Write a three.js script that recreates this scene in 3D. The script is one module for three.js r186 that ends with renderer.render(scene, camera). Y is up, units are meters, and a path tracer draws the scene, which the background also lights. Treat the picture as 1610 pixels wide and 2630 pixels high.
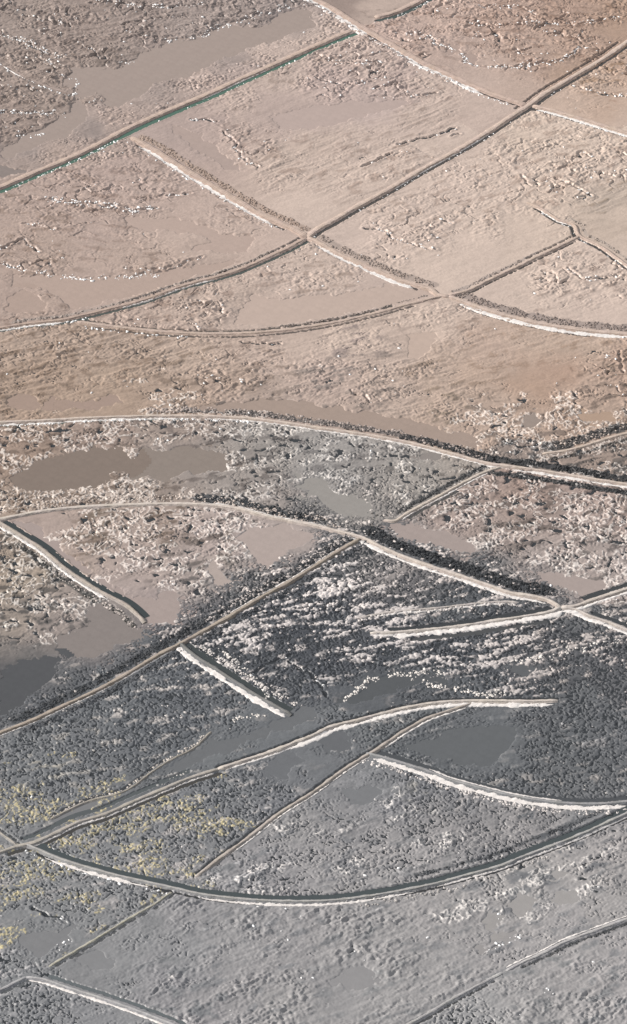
import * as THREE from 'three';
import { mergeVertices } from 'three/addons/utils/BufferGeometryUtils.js';

// ------------------------------------------------------------------ camera, sky, sun, exposure
const scene = new THREE.Scene();
const HEIGHT = 1790, PITCH = 38 * Math.PI / 180, FOV = 16, ASPECT = 627 / 1024;
const camera = new THREE.PerspectiveCamera(FOV, ASPECT, 10, 20000);
camera.position.set(0, HEIGHT, HEIGHT / Math.tan(PITCH));
camera.lookAt(0, 0, 0);

const SUN_AZ = 190, SUN_EL = 23;                      // degrees: 180 = from the left of the picture, more = from behind the fields
const sunDir = new THREE.Vector3(Math.cos(SUN_EL * Math.PI / 180) * Math.cos(SUN_AZ * Math.PI / 180), Math.sin(SUN_EL * Math.PI / 180), Math.cos(SUN_EL * Math.PI / 180) * Math.sin(SUN_AZ * Math.PI / 180));
const sun = new THREE.DirectionalLight(new THREE.Color(1, 0.945, 0.885), 4.2);
sun.position.copy(sunDir).multiplyScalar(4000);
sun.castShadow = true;
sun.shadow.mapSize.set(4096, 4096);
Object.assign(sun.shadow.camera, { left: -800, right: 800, top: 900, bottom: -900, near: 100, far: 9000 });
scene.add(sun, sun.target);

const renderer = new THREE.WebGLRenderer({ antialias: true });
renderer.toneMapping = THREE.LinearToneMapping;
renderer.toneMappingExposure = 1.52;
renderer.shadowMap.enabled = true;
renderer.setSize(627, 1024);

// ------------------------------------------------------------------ noise
function mulberry(a) { return () => { a |= 0; a = a + 0x6D2B79F5 | 0; let t = Math.imul(a ^ a >>> 15, 1 | a); t = t + Math.imul(t ^ t >>> 7, 61 | t) ^ t; return ((t ^ t >>> 14) >>> 0) / 4294967296; }; }
const rnd = mulberry(77);
const PERM = new Uint8Array(1024), GX = new Float32Array(256), GY = new Float32Array(256), RA = new Float32Array(256), RB = new Float32Array(256);
{ const p = [...Array(512).keys()].map(i => i & 255); for (let i = 255; i > 0; i--) { const j = Math.floor(rnd() * (i + 1)); [p[i], p[j]] = [p[j], p[i]]; }
  for (let i = 0; i < 1024; i++) PERM[i] = p[i & 255];
  for (let i = 0; i < 256; i++) { const a = i / 256 * Math.PI * 2 * 7; GX[i] = Math.cos(a); GY[i] = Math.sin(a); RA[i] = rnd(); RB[i] = rnd(); } }
const hash = (i, j) => PERM[PERM[i & 255] + (j & 255)];
function gn(x, y) {                                    // gradient noise, about -0.7 .. 0.7
  const i = Math.floor(x), j = Math.floor(y), fx = x - i, fy = y - j;
  const u = fx * fx * fx * (fx * (fx * 6 - 15) + 10), v = fy * fy * fy * (fy * (fy * 6 - 15) + 10);
  const a = hash(i, j), b = hash(i + 1, j), c = hash(i, j + 1), d = hash(i + 1, j + 1);
  const A = GX[a] * fx + GY[a] * fy, B = GX[b] * (fx - 1) + GY[b] * fy, C = GX[c] * fx + GY[c] * (fy - 1), D = GX[d] * (fx - 1) + GY[d] * (fy - 1);
  return A + (B - A) * u + (C - A) * v + (A - B - C + D) * u * v;
}
const fbm2 = (x, y) => gn(x, y) + 0.5 * gn(x * 2.03 + 17.3, y * 2.03 - 9.1);
const fbm3 = (x, y) => fbm2(x, y) + 0.25 * gn(x * 4.1 - 31.7, y * 4.1 + 5.3);
let cellId = 0;
function clods(x, y) {                                 // rounded lumps, one per cell: 1 at a top, 0 in the creases
  const i = Math.floor(x), j = Math.floor(y); let best = 9;
  for (let a = -1; a < 2; a++) for (let b = -1; b < 2; b++) {
    const h = hash(i + a, j + b), dx = i + a + RA[h] - x, dy = j + b + RB[h] - y, d = (dx * dx + dy * dy) / (0.45 + 0.55 * RA[(h * 7 + 3) & 255]);
    if (d < best) { best = d; cellId = h; }
  }
  return Math.max(0, 1 - best * 1.35);
}
const smooth = (a, b, x) => { const t = Math.min(1, Math.max(0, (x - a) / (b - a))); return t * t * (3 - 2 * t); };
const mix = (a, b, t) => a + (b - a) * t;

// ------------------------------------------------------------------ the lie of the land: points read off the photograph, put on the ground plane in metres
function ground(px, py) {
  const t = Math.tan(FOV * Math.PI / 360), x = (px / 1610 * 2 - 1) * ASPECT * t, y = (1 - py / 2630 * 2) * t;
  const dy = y * Math.cos(PITCH) - Math.sin(PITCH), dz = -Math.cos(PITCH) - y * Math.sin(PITCH), k = -HEIGHT / dy;
  return [x * k, HEIGHT / Math.tan(PITCH) + dz * k];
}
const points = text => text.trim().split(/\s+/).map(p => ground(...p.split(',').map(Number)));
const lin = h => { const c = new THREE.Color('#' + h), m = 0.3 * c.r + 0.5 * c.g + 0.2 * c.b; return [c.r, c.g, c.b].map(v => mix(v, m, 0.20)); };
const ALB = 0.80;                                       // sunlit flat mud in the photograph, as a base colour
const albedo = h => lin(h).map(v => Math.min(0.9, v * ALB));

const NEAR_Z = ground(0, 2630)[1] + 30, FAR_Z = ground(0, 0)[1] - 45;
const halfWidth = z => { const d = Math.hypot(HEIGHT, HEIGHT / Math.tan(PITCH) - z); return Math.tan(FOV * Math.PI / 360) * ASPECT * d * 1.075 + 6; };
const X0 = -halfWidth(FAR_Z), X1 = -X0;

// ------------------------------------------------------------------ reliefs
// [level above water, broad, lump, clod, fine, rows, scarp, salt rims, yellow rims, dark pockets, loose clods, dark scrub, painted glint specks, patch share, pale lumps, cracks]
const STYLE = {
  smooth: [0.32, 0.30, 0.10, 0.00, 0.10, 0.12, 0, 0, 0, 0, 0, 0, 0.000, 0.15, 0, 0],
  ripple: [0.34, 0.45, 0.25, 0.10, 0.24, 0.75, 0.15, 0, 0, 0, 0, 0, 0.001, 0.25, 0, 0.02],
  pebble: [0.42, 0.55, 1.10, 0.38, 0.34, 0.50, 0.35, 0, 0, 0.04, 0, 0, 0.004, 0.30, 0.02, 0.06],
  berm: [0.60, 0.20, 0.70, 1.05, 0.40, 0.10, 0.10, 0, 0, 0.02, 0.004, 0, 0.003, 0.20, 0.30, 0.10],
  rough: [0.48, 0.60, 1.70, 0.50, 0.40, 0.80, 0.95, 0, 0, 0.10, 0, 0, 0.020, 0.35, 0.03, 0.12],
  rows: [0.44, 0.50, 0.90, 0.42, 0.34, 1.40, 0.30, 0.03, 0, 0.05, 0, 0.000, 0.003, 0.40, 0.03, 0.10],
  crust: [0.38, 0.35, 0.60, 0.14, 0.20, 0.45, 0.25, 1.00, 0, 0.33, 0.000, 0.000, 0.003, 0.50, 0.00, 0.12],
  marsh: [0.36, 0.30, 0.55, 0.20, 0.26, 0.40, 0.15, 0.72, 0, 0.28, 0.001, 0.001, 0.002, 0.40, 0.02, 0.16],
  clods: [0.30, 0.12, 0.45, 1.00, 0.40, 0.55, 0, 0.00, 0, 0.10, 0.020, 0.006, 0, 0.25, 0.50, 0.55],
  belt: [0.30, 0.10, 0.45, 1.00, 0.40, 0.30, 0, 0.02, 0, 0.10, 0.020, 0.030, 0, 0.12, 0.34, 0.45],
  dark: [0.36, 0.18, 0.50, 0.36, 0.32, 0.60, 0, 0.03, 0, 0.05, 0.004, 0.003, 0, 0.20, 0.05, 0.36],
  yellow: [0.36, 0.15, 0.48, 0.36, 0.32, 0.40, 0, 0.04, 0.85, 0.06, 0.003, 0.002, 0.003, 0.25, 0.06, 0.28],
  grey: [0.36, 0.25, 0.60, 0.50, 0.40, 0.85, 0, 0.40, 0, 0.05, 0.001, 0.000, 0.001, 0.35, 0.06, 0.22],
  swell: [0.46, 0.60, 1.75, 0.32, 0.55, 0.60, 0, 0.03, 0, 0.02, 0.000, 0.000, 0.003, 0.30, 0.02, 0.05],
  plain: [0.34, 0.30, 0.34, 0.15, 0.36, 0.35, 0, 0.00, 0, 0.02, 0.000, 0.000, 0.000, 0.25, 0.0, 0.14],
};
// which way the furrows of each field run, in degrees
const RUN = [14, 0, -4, 33, -8, 30, 18, 30, 25, 12, 20, 8, 26, 14, 24, 18, 20, 16, 14, 18, 22, 14, 28, 20, 30];
const NP = 16;
// each field: name of its look, then points "x,y relief colour [colour of its patches]"
const FIELDS = [
  ['mauve mud field with a long smooth sheet of water, top left corner', `
    60,50 rough a39085 8d7a70; 200,70 rough a18d82 8a776d; 350,60 rough a18e84 8b7a71; 500,50 rough a5938a 8f7e76; 640,60 rough a49289 8d7c74; 730,30 rough a2918a 8a7b75; 60,180 rough a38f83 8b786d; 150,250 rough a28e82 8a776c;
    40,330 rough a18c80 89766b; 430,190 rough a18e85 8b7a71; 300,190 rough a08d82 8a786d; 600,150 smooth 988881; 750,80 smooth 988881; 250,330 smooth 988881; 60,405 smooth 988881; 400,250 smooth 988881;
    300,310 berm b8a093 a08a7e; 520,210 berm c0a89b a89084; 700,135 berm c6aea0 ac9587; 760,125 berm c6aea0 a08a7e; 620,175 berm c3aba0 9e897d; 840,85 berm c8b0a2 ad9688; 150,420 berm b79f91 9e897c; 40,450 berm b39b8d 9b8578; 400,270 berm bba396 a28c80; 250,390 berm b79f92 a08a7e`],
  ['small brown wedge of mud between two canals at the top edge', '890,8 smooth 9b857a; 960,14 smooth c2aa9b 9d887b'],
  ['warm tan mud field full of wavy scarps, top right', `
    1000,95 pebble c2a698 a88c7d; 1060,110 rough c0a495 a5897a; 1150,60 rough c4a797 a98b7a; 1300,60 rough bb9c8a a28371; 1480,30 rough b3937f 987a67; 1580,30 rough b09079 957660; 1150,130 rough c4a899 a88c7c; 1350,130 rough bb9e8c a28472;
    1500,110 rough b59682 9b7c69; 1270,205 smooth c5aa9a; 1150,150 smooth b79d8f; 1200,215 smooth c3a99a; 1575,85 smooth b5947c; 1450,185 smooth b6967f; 1340,240 smooth c0a594; 1380,165 rough b99b89 a08270`],
  ['large pale tan field below the green canal, upper centre', `
    850,150 rough c8af a1; 960,160 rough c4ac9f a99285; 1000,210 rough c4ab9f a8918a; 860,200 rough c3aaa0 a69189; 720,190 pebble c6ae a0; 600,260 pebble c4ac9e ab9486; 1150,215 pebble c8b0a1 b0988a; 700,290 smooth bda59a; 960,275 smooth bea79e; 800,310 smooth bfa79c;
    560,310 smooth b9a197; 450,340 smooth b59e94; 620,370 rough c3aa9c aa9184; 600,330 pebble bda598 a58d81; 800,380 ripple c8b0a0 b49b8c; 950,350 ripple c9b1a2 b49c8d; 1100,290 ripple c8b0a1 b39b8c; 700,430 rows cab2a2 b29989; 1230,290 smooth c9b0a1; 850,460 ripple cdb5a5 b79e8e;
    1000,420 pebble ceb6a6 b69d8d; 740,550 smooth cfb7a7; 640,490 smooth c6ad9e; 560,450 smooth bda497; 800,540 smooth d0b8a8; 520,380 smooth b9a196`.replace('c8af a1', 'c8afa1 ab9487').replace('c6ae a0', 'c6aea0 ac9587')],
  ['tan field with a curved line of painted glint specks, left of centre', `
    300,440 pebble baa195 a1897d; 150,500 pebble b89f92 a0887b; 400,480 pebble bda497 a48c7f; 90,560 pebble b59c8e 9c8475; 330,535 rough b9a092 9f8678; 220,530 rough b79e90 9d8476; 550,550 pebble c2a99b aa9183; 620,590 pebble c4ab9c aa9182; 480,540 smooth bda496; 250,600 ripple b9a093 a58c7f;
    100,630 ripple b49b8c 9f8676; 450,620 smooth c1a899; 550,660 smooth c0a798; 400,690 rough b89f8f 9c8373; 100,690 rough b49b8b 9b8271; 250,745 smooth bba294; 60,740 smooth b69d8f; 100,800 pebble b39a8b 9a8172; 690,620 smooth c6ad9e; 300,650 ripple b9a091 a58c7d`],
  ['broad pale field between the two long tracks, right of centre', `
    1000,560 pebble d1b9a9 b79f8f; 1120,500 pebble d1b9a9 b79f90; 1280,430 pebble d3bbaa bca392; 1450,440 rough d4bcaa b89f8e; 1550,420 rough d3bba9 b69d8c; 1180,370 smooth d0b8a8; 1350,340 pebble d4bca9 bea593; 1500,380 pebble d6beab bfa693; 1100,660 smooth d3bbaa; 1250,560 pebble d3bbaa bba291;
    1320,600 smooth d3bba9; 1550,520 ripple bca897 a9947f; 930,590 smooth cfb7a8; 1050,610 rough d0b8a8 b49c8c; 1230,660 smooth d4bcab; 1560,580 smooth c9b29f; 1420,520 pebble d3bba8 b99f8d; 1150,450 pebble d1b9a9 b89f8f; 1060,450 smooth cfb7a7; 1600,330 pebble d4bca9 bca391`],
  ['wedge of streaked mud on the right edge under the diagonal track', '1520,220 rough c6a994 a8896f; 1590,170 rough c2a28b a58468; 1440,265 smooth c8ac98; 1560,290 smooth c3a48d b28f76; 1590,320 smooth cbb09d'],
  ['small strip of mud beyond the short right-hand bank', '1590,560 smooth ccb5a2; 1605,640 smooth cdb6a4'],
  ['pale field with dark ruts at the right edge, beside the long curved bank', '1490,670 pebble d5bdac b29a8a; 1450,730 rough d2baa9 a18b7e; 1560,720 rough d2baa9 a18b7e; 1400,725 pebble d4bcab bba291; 1320,730 smooth d3bbaa; 1480,790 smooth d1b9a9; 1590,790 smooth d1b9a9; 1260,745 smooth d0b8a8'],
  ['lens-shaped field between two curving banks, left of centre', `700,710 pebble c8b0a1 ad9586; 850,715 pebble cab2a2 af9787; 620,720 pebble c4ac9c aa9183; 950,760 smooth c8b0a2; 740,790 smooth c5ad9e; 470,770 rough c0a898 a58c7c; 560,790 rough c2aa9a a78e7e; 350,800 pebble bba292 a1887a; 420,825 rough bfa696 a48b7b; 1040,770 smooth c8b0a2; 780,660 pebble cbb3a3 b09888; 640,830 smooth c4ac9d; 800,740 pebble c9b1a2 ae9686`],
  ['wide tan field of long wind rows between the two curved banks', `
    80,880 rows b59c89 967d69; 300,900 rows b59c89 987f6b; 500,910 rows bca390 9b836f; 90,960 rows b0957f 917863; 300,970 rows b39983 957b66; 700,920 rows c4ab9b a08878; 900,870 pebble cbb3a2 a9948a; 1050,810 pebble ccb4a3 ad9789; 1150,780 pebble ceb6a5 b19a8c; 1060,880 smooth c8af9e; 1000,930 rows c3ab9b 9d8b80;
    850,970 rows bda597 97887f; 600,990 rough b79d8a 8f7a6b; 1000,1000 rows bfa796 9b897d; 1250,900 ripple c1a592 ae917c; 1430,960 smooth b8967f a98770; 1380,1000 smooth b8977f; 1230,960 ripple bea28d ab8f79; 1520,1010 rough b99d89 8a7567; 1590,950 rough b69884 85705f; 1230,1060 crust bca28f 8e7b6e; 1380,1080 crust b89d89 8a776a;
    1150,1040 rows bda390 96826f; 1500,880 ripple c3a893 b0937c; 1350,860 ripple c2a793 ad927e; 300,1020 smooth b0957f; 450,1010 crust b59b87 8d7766; 650,1040 crust b39d90 857468; 1560,1080 crust ba9f8b 877263; 900,1040 pebble bba394 9a887c; 750,870 smooth c5ad9d; 560,870 pebble c0a796 a0887a; 1430,870 ripple c3a893 b0937c; 1100,960 rows bfa592 a18873; 1470,1050 crust bc9f8a 8b7565`],
  ['brown and grey crusted field around a flat brown pool, left of centre', `
    50,1120 crust a38a78 7f6a5b; 250,1100 crust a58e80 806d61; 450,1110 crust a69386 7d6e66; 50,1200 crust a08673 7d6757; 700,1150 marsh a09891 746d69; 850,1150 marsh a09a95 76716f; 1000,1170 marsh a39c96 6f6966; 600,1190 marsh a1968e 6f655f; 450,1190 smooth 988c85 7a6e68; 100,1260 crust ab9787 87705f; 400,1260 crust ac9a8d 7c6a5d;
    700,1290 crust a69b94 7b716b; 850,1240 marsh 9f9a96 7b7775; 950,1280 belt 8a8480 c8bdb5; 1050,1220 marsh a59d95 6a6560; 1180,1190 marsh a79c92 6b6159; 250,1280 crust b3a092 7f6b5c; 30,1300 crust ae9886 7d6653; 800,1310 belt 706e6e b9aea7`],
  ['pinkish crusted field inside the branching bank, right', `
    1350,1260 crust a98f81 75635a; 1200,1290 crust aa9489 6d5f59; 1500,1240 crust ac958a 75655d; 1500,1350 crust ad998f 74665f; 1300,1370 crust ab988e 75675f; 1150,1340 crust ab978d 75665e; 1590,1300 crust ad978c 75665e; 1350,1330 crust a89287 75655c; 1500,1440 crust b0a098 746b66; 1250,1460 belt 66686b d0c4bd; 1100,1420 belt 63666a c8bcb5; 1380,1500 belt 5f6266 b5aaa5; 1050,1390 belt 6a6a6c d0c4bd; 1590,1450 crust b3a49d 756b67; 1400,1430 crust b3a39b 6f645e`],
  ['rough strip of mud between two banks at the right edge', '1560,1180 crust a08b7d 665a53; 1440,1190 crust a08c7f 5d5854; 1590,1200 crust a08c7f 5d5854; 1500,1160 crust a59082 6a5d55; 1380,1185 marsh 9a897e 5b5654'],
  ['pink crusted field with pale pools above the straight brown bank, left of centre', `
    250,1370 crust b09a8c 83705f; 400,1360 crust b19d91 836f60; 550,1380 crust b5a299 7d6d64; 250,1430 crust b19d91 7f6d61; 400,1450 crust b4a197 7b6d66; 550,1440 crust b7a59d 746961; 100,1360 smooth ae998e; 650,1370 crust b8a79f 7d7069; 480,1500 crust b3a39b 625d5b; 380,1530 smooth aa9994; 600,1500 belt 5d6064 c0b4ad;
    720,1440 belt 6a6a6c c8bcb5; 540,1560 belt 5a5d62 bdb2ac; 430,1610 belt 55595f b0a6a1; 840,1400 belt 63666a c8bcb5; 180,1400 crust b09b8e 7e6a5c; 300,1500 smooth ae9c94; 760,1375 smooth b5a49c`],
  ['dull brown field fading to slate below the slanting white-edged bank, left edge', `
    60,1420 crust 9f8d7d 665b52; 60,1500 crust a1917f 5f564e; 170,1500 crust a3948a 5c5651; 60,1580 crust a29385 5a544f; 160,1570 crust a3958d 56524f; 300,1600 smooth 8a807c; 250,1660 smooth 877d7a; 100,1690 smooth 6c6866; 30,1760 smooth 565659; 300,1690 dark 5f6368 c0b5ae; 200,1740 dark 5b5f64 aaa29d; 100,1800 dark 606368 9a9694;
    380,1650 dark 5d6166 b5aba6; 20,1830 dark 606367 8d8a89; 250,1560 crust a0938b 5a5553; 20,1470 crust a08e7c 5f554c; 120,1600 crust a09189 5a5552`],
  ['black slate field of white salt clods, centre right', `
    900,1460 clods 55585e c9bfba; 1000,1450 clods 54575d cfc5c0; 1050,1500 clods 4d5056 c2b7b2; 800,1540 clods 4c5057 c9bfba; 950,1560 clods 4d5057 c6bcb7; 700,1600 clods 4b4f56 c5bbb7; 850,1620 clods 4a4e55 c2b8b4; 600,1660 clods 4d5157 bfb6b2; 1200,1500 belt 55585d c0b5af; 1150,1590 dark 5a5e62 b5aca7; 1000,1610 clods 4b4f56 c5bbb7;
    700,1700 dark 4b4f55 b5aeab; 850,1720 clods 4b4f56 bab2ae; 1000,1690 clods 4a4e55 c5bcb8; 1150,1680 clods 4b4f56 c0b7b3; 1300,1660 clods 505359 bdb3ae; 1450,1640 clods 56575b b5aaa4; 1580,1660 clods 58595d a89e99; 1100,1760 dark 565a5f a6a09d; 1300,1760 clods 54585d b5aca8; 1450,1740 dark 595b5f a09893; 1580,1760 dark 5b5d61 979090; 650,1780 dark 50545a b8b0ac;
    780,1800 dark 565a60 b0a9a6; 900,1810 smooth 5f6368; 930,1460 clods 8a8480 d2c8c2; 1020,1470 ripple b3a8a2 8d8581; 850,1580 clods 4a4e55 cbc2bd; 1400,1700 clods 55565a b0a6a1; 1480,1590 dark 66686b b5aca6; 1250,1800 dark 5c6065 8f8b89; 800,1650 dark 474b52 b8b0ac; 960,1760 smooth 54585d`],
  ['slate grey field full of dark lumps, left of the white-banked spur', `
    300,1800 dark 62666b a9a3a0; 450,1750 dark 5a5e64 b5aeaa; 550,1800 dark 595d63 aca5a2; 620,1880 dark 62666b a29d9b; 400,1870 dark 5c6066 a09b99; 500,1900 dark 5a5e64 9c9896; 200,1900 dark 686b70 96938f; 100,1900 dark 6b6e72 959290; 250,1990 dark 65686d 94918f; 100,1990 dark 6c6f73 a09a8c; 60,2060 yellow 74767a 8f8d8c; 200,2050 yellow 707377 8c8a8a; 120,2120 yellow 747679 908e8c;
    400,1990 dark 5f6368 8e8c8b; 330,2060 smooth 6d7074; 550,1930 smooth 696d71; 680,1900 smooth 64686d; 720,1860 smooth 666a6f; 60,1960 dark 6c6f73 908e8d; 30,2130 plain 7a7c7f; 250,1760 dark 62666b a29d9a`],
  ['quiet dark grey field at the right, with a wide smooth sheet of water', `
    1150,1890 plain 5b5f63 74777a; 1280,1900 smooth 5f6368 6d7074; 1250,1960 plain 5e6267 6d7074; 1450,1900 dark 5b5f63 7a7a7c; 1550,1850 dark 5c5f64 7c7b7d; 1400,1980 dark 5d6064 8a8684; 1550,1980 dark 5e6165 8a8684; 1100,1930 dark 565a5f 7c7d80; 1400,1850 dark 5a5d62 7c7c7e; 1150,1850 dark 5b5e63 8e8b8a; 1060,1940 dark 595d62 7c7d80; 1300,2010 dark 5e6166 8f8b89; 1580,2040 dark 696b6f 8f8c8b; 1550,1920 dark 595c61 78787b; 1500,1790 dark 5c5f63 8f8a89`],
  ['grey field with yellow-rimmed rings between two banks, lower left', `
    300,2180 yellow 7b7d80 989595; 400,2130 yellow 77797d 9b9797; 430,2200 yellow 7d7e81 a5a09f; 250,2150 yellow 76787c 939191; 380,2230 yellow 7d7e82 9d9999; 560,2060 dark 6b6e73 a8a3a1; 650,2000 dark 686b70 a19d9c; 640,2080 dark 737579 a09c9b; 750,1960 smooth 696c71; 820,1930 smooth 686b70; 850,1880 dark 63666b 9a9695; 700,1950 dark 676a6f 9a9796; 560,2130 yellow 76787c a09c9b;
    950,1850 dark 666a6e 8f8c8b; 1060,1830 dark 62666a 8f8c8b; 480,2080 yellow 707378 989593; 480,2240 grey 7e7f82 a5a09f; 600,2030 dark 6b6e72 9f9b9a; 700,2060 dark 72747a a09c9c; 870,1830 dark 64686d 9c9896`],
  ['light grey field of small ridges in the long curve of the lower bank', `
    950,2000 plain 737579 85868a; 850,2030 plain 78797d 8a8a8d; 1000,2060 grey 838387 64676c; 880,2130 grey 8e8c8e 75767a; 1000,2180 grey 949192 7d7d80; 1150,2130 grey 918e8f 606368; 1250,2110 grey 8c898a 5d6065; 1300,2150 grey 959293 66686c; 1100,2220 grey 989596 818183; 800,2200 grey 8f8d8f 77787c; 700,2230 grey 8c8a8d 78797d; 850,2270 grey 939192 7d7d81; 1000,2270 grey 949293 7d7d80;
    620,2240 grey 88878a 737579; 1400,2110 grey 8f8c8d 585c61; 1480,2085 plain 7c7d80 6a6c70; 1200,2060 dark 707277 b0abaa; 1350,2110 grey 918e8f 5c5f64; 750,2140 grey 898889 76777b; 700,2280 grey 8d8b8e 78797d; 1100,2010 dark 707277 97948f; 1250,2190 dark 75767a b0aba9`],
  ['dull grey field with yellow rims, bottom left', `
    60,2230 yellow 7b7d80 959393; 150,2270 yellow 7d7f82 989595; 100,2330 yellow 7b7d80 949292; 200,2350 yellow 7d7f82 959292; 250,2290 dark 808184 a8a3a3; 320,2330 grey 7d7f82 949293; 80,2400 smooth 76787b; 150,2410 smooth 77797c; 60,2460 dark 7a7c80 95949 6; 150,2460 dark 77797d 929194; 40,2500 dark 7e8083 9a989a; 250,2370 plain 7a7c7f; 30,2290 yellow 7b7d80 989595; 380,2310 yellow 7d7e81 9a9797`.replace('95949 6', '959496')],
  ['smooth grey field swelling in low mounds across the bottom', `
    500,2350 swell 8a898c 77787c; 600,2400 swell 8c8b8d 797a7e; 450,2440 plain 848588 77797c; 250,2470 smooth 7d7e81; 400,2520 swell 87868a 75777b; 300,2500 plain 808184 74767a; 600,2550 swell 8f8d8f 7a7b7f; 750,2450 swell 8f8d8f 7a7b7f; 800,2350 swell 8e8c8e 797a7e; 900,2420 swell 929091 7c7d80; 1000,2520 swell 949293 7f8082; 900,2520 smooth 8a898b; 1000,2380 swell 949293 7d7e81; 750,2600 swell 929091 7d7e81;
    1150,2330 crust 989595 77787b; 1350,2270 crust 9b9897 6e7074; 1500,2250 crust 9f9b9a 67696e; 1570,2300 plain 989595; 1250,2400 plain 969394 828285; 1300,2330 grey 999696 75767a; 1450,2350 plain 989596 858588; 1150,2450 swell 959394 818184; 1550,2200 grey 9c9898 6a6c71; 1000,2590 swell 949293 808184; 500,2600 swell 8e8c8f 797b7f; 1100,2350 swell 969394 7e7f82; 350,2420 plain 838487`],
  ['dark grey corner of mud cut off by a thin white bank, bottom left corner', '100,2570 dark 7c7e82 939295; 250,2600 plain 7f8084 8f8f92; 50,2600 dark 7a7c80 919194; 350,2620 plain 848588 939395; 20,2560 dark 7d7f82 949497'],
  ['pale grey field in the bottom right corner', '1300,2560 swell 969495 7d7e81; 1450,2500 swell 999697 818284; 1550,2450 plain 999697 868689; 1550,2560 swell 989596 808184; 1200,2600 dark 909092 a6a3a3; 1250,2540 plain 949394 828385; 1400,2590 swell 969495 7e7f82; 1150,2625 dark 909092 a6a3a3'],
];
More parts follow.
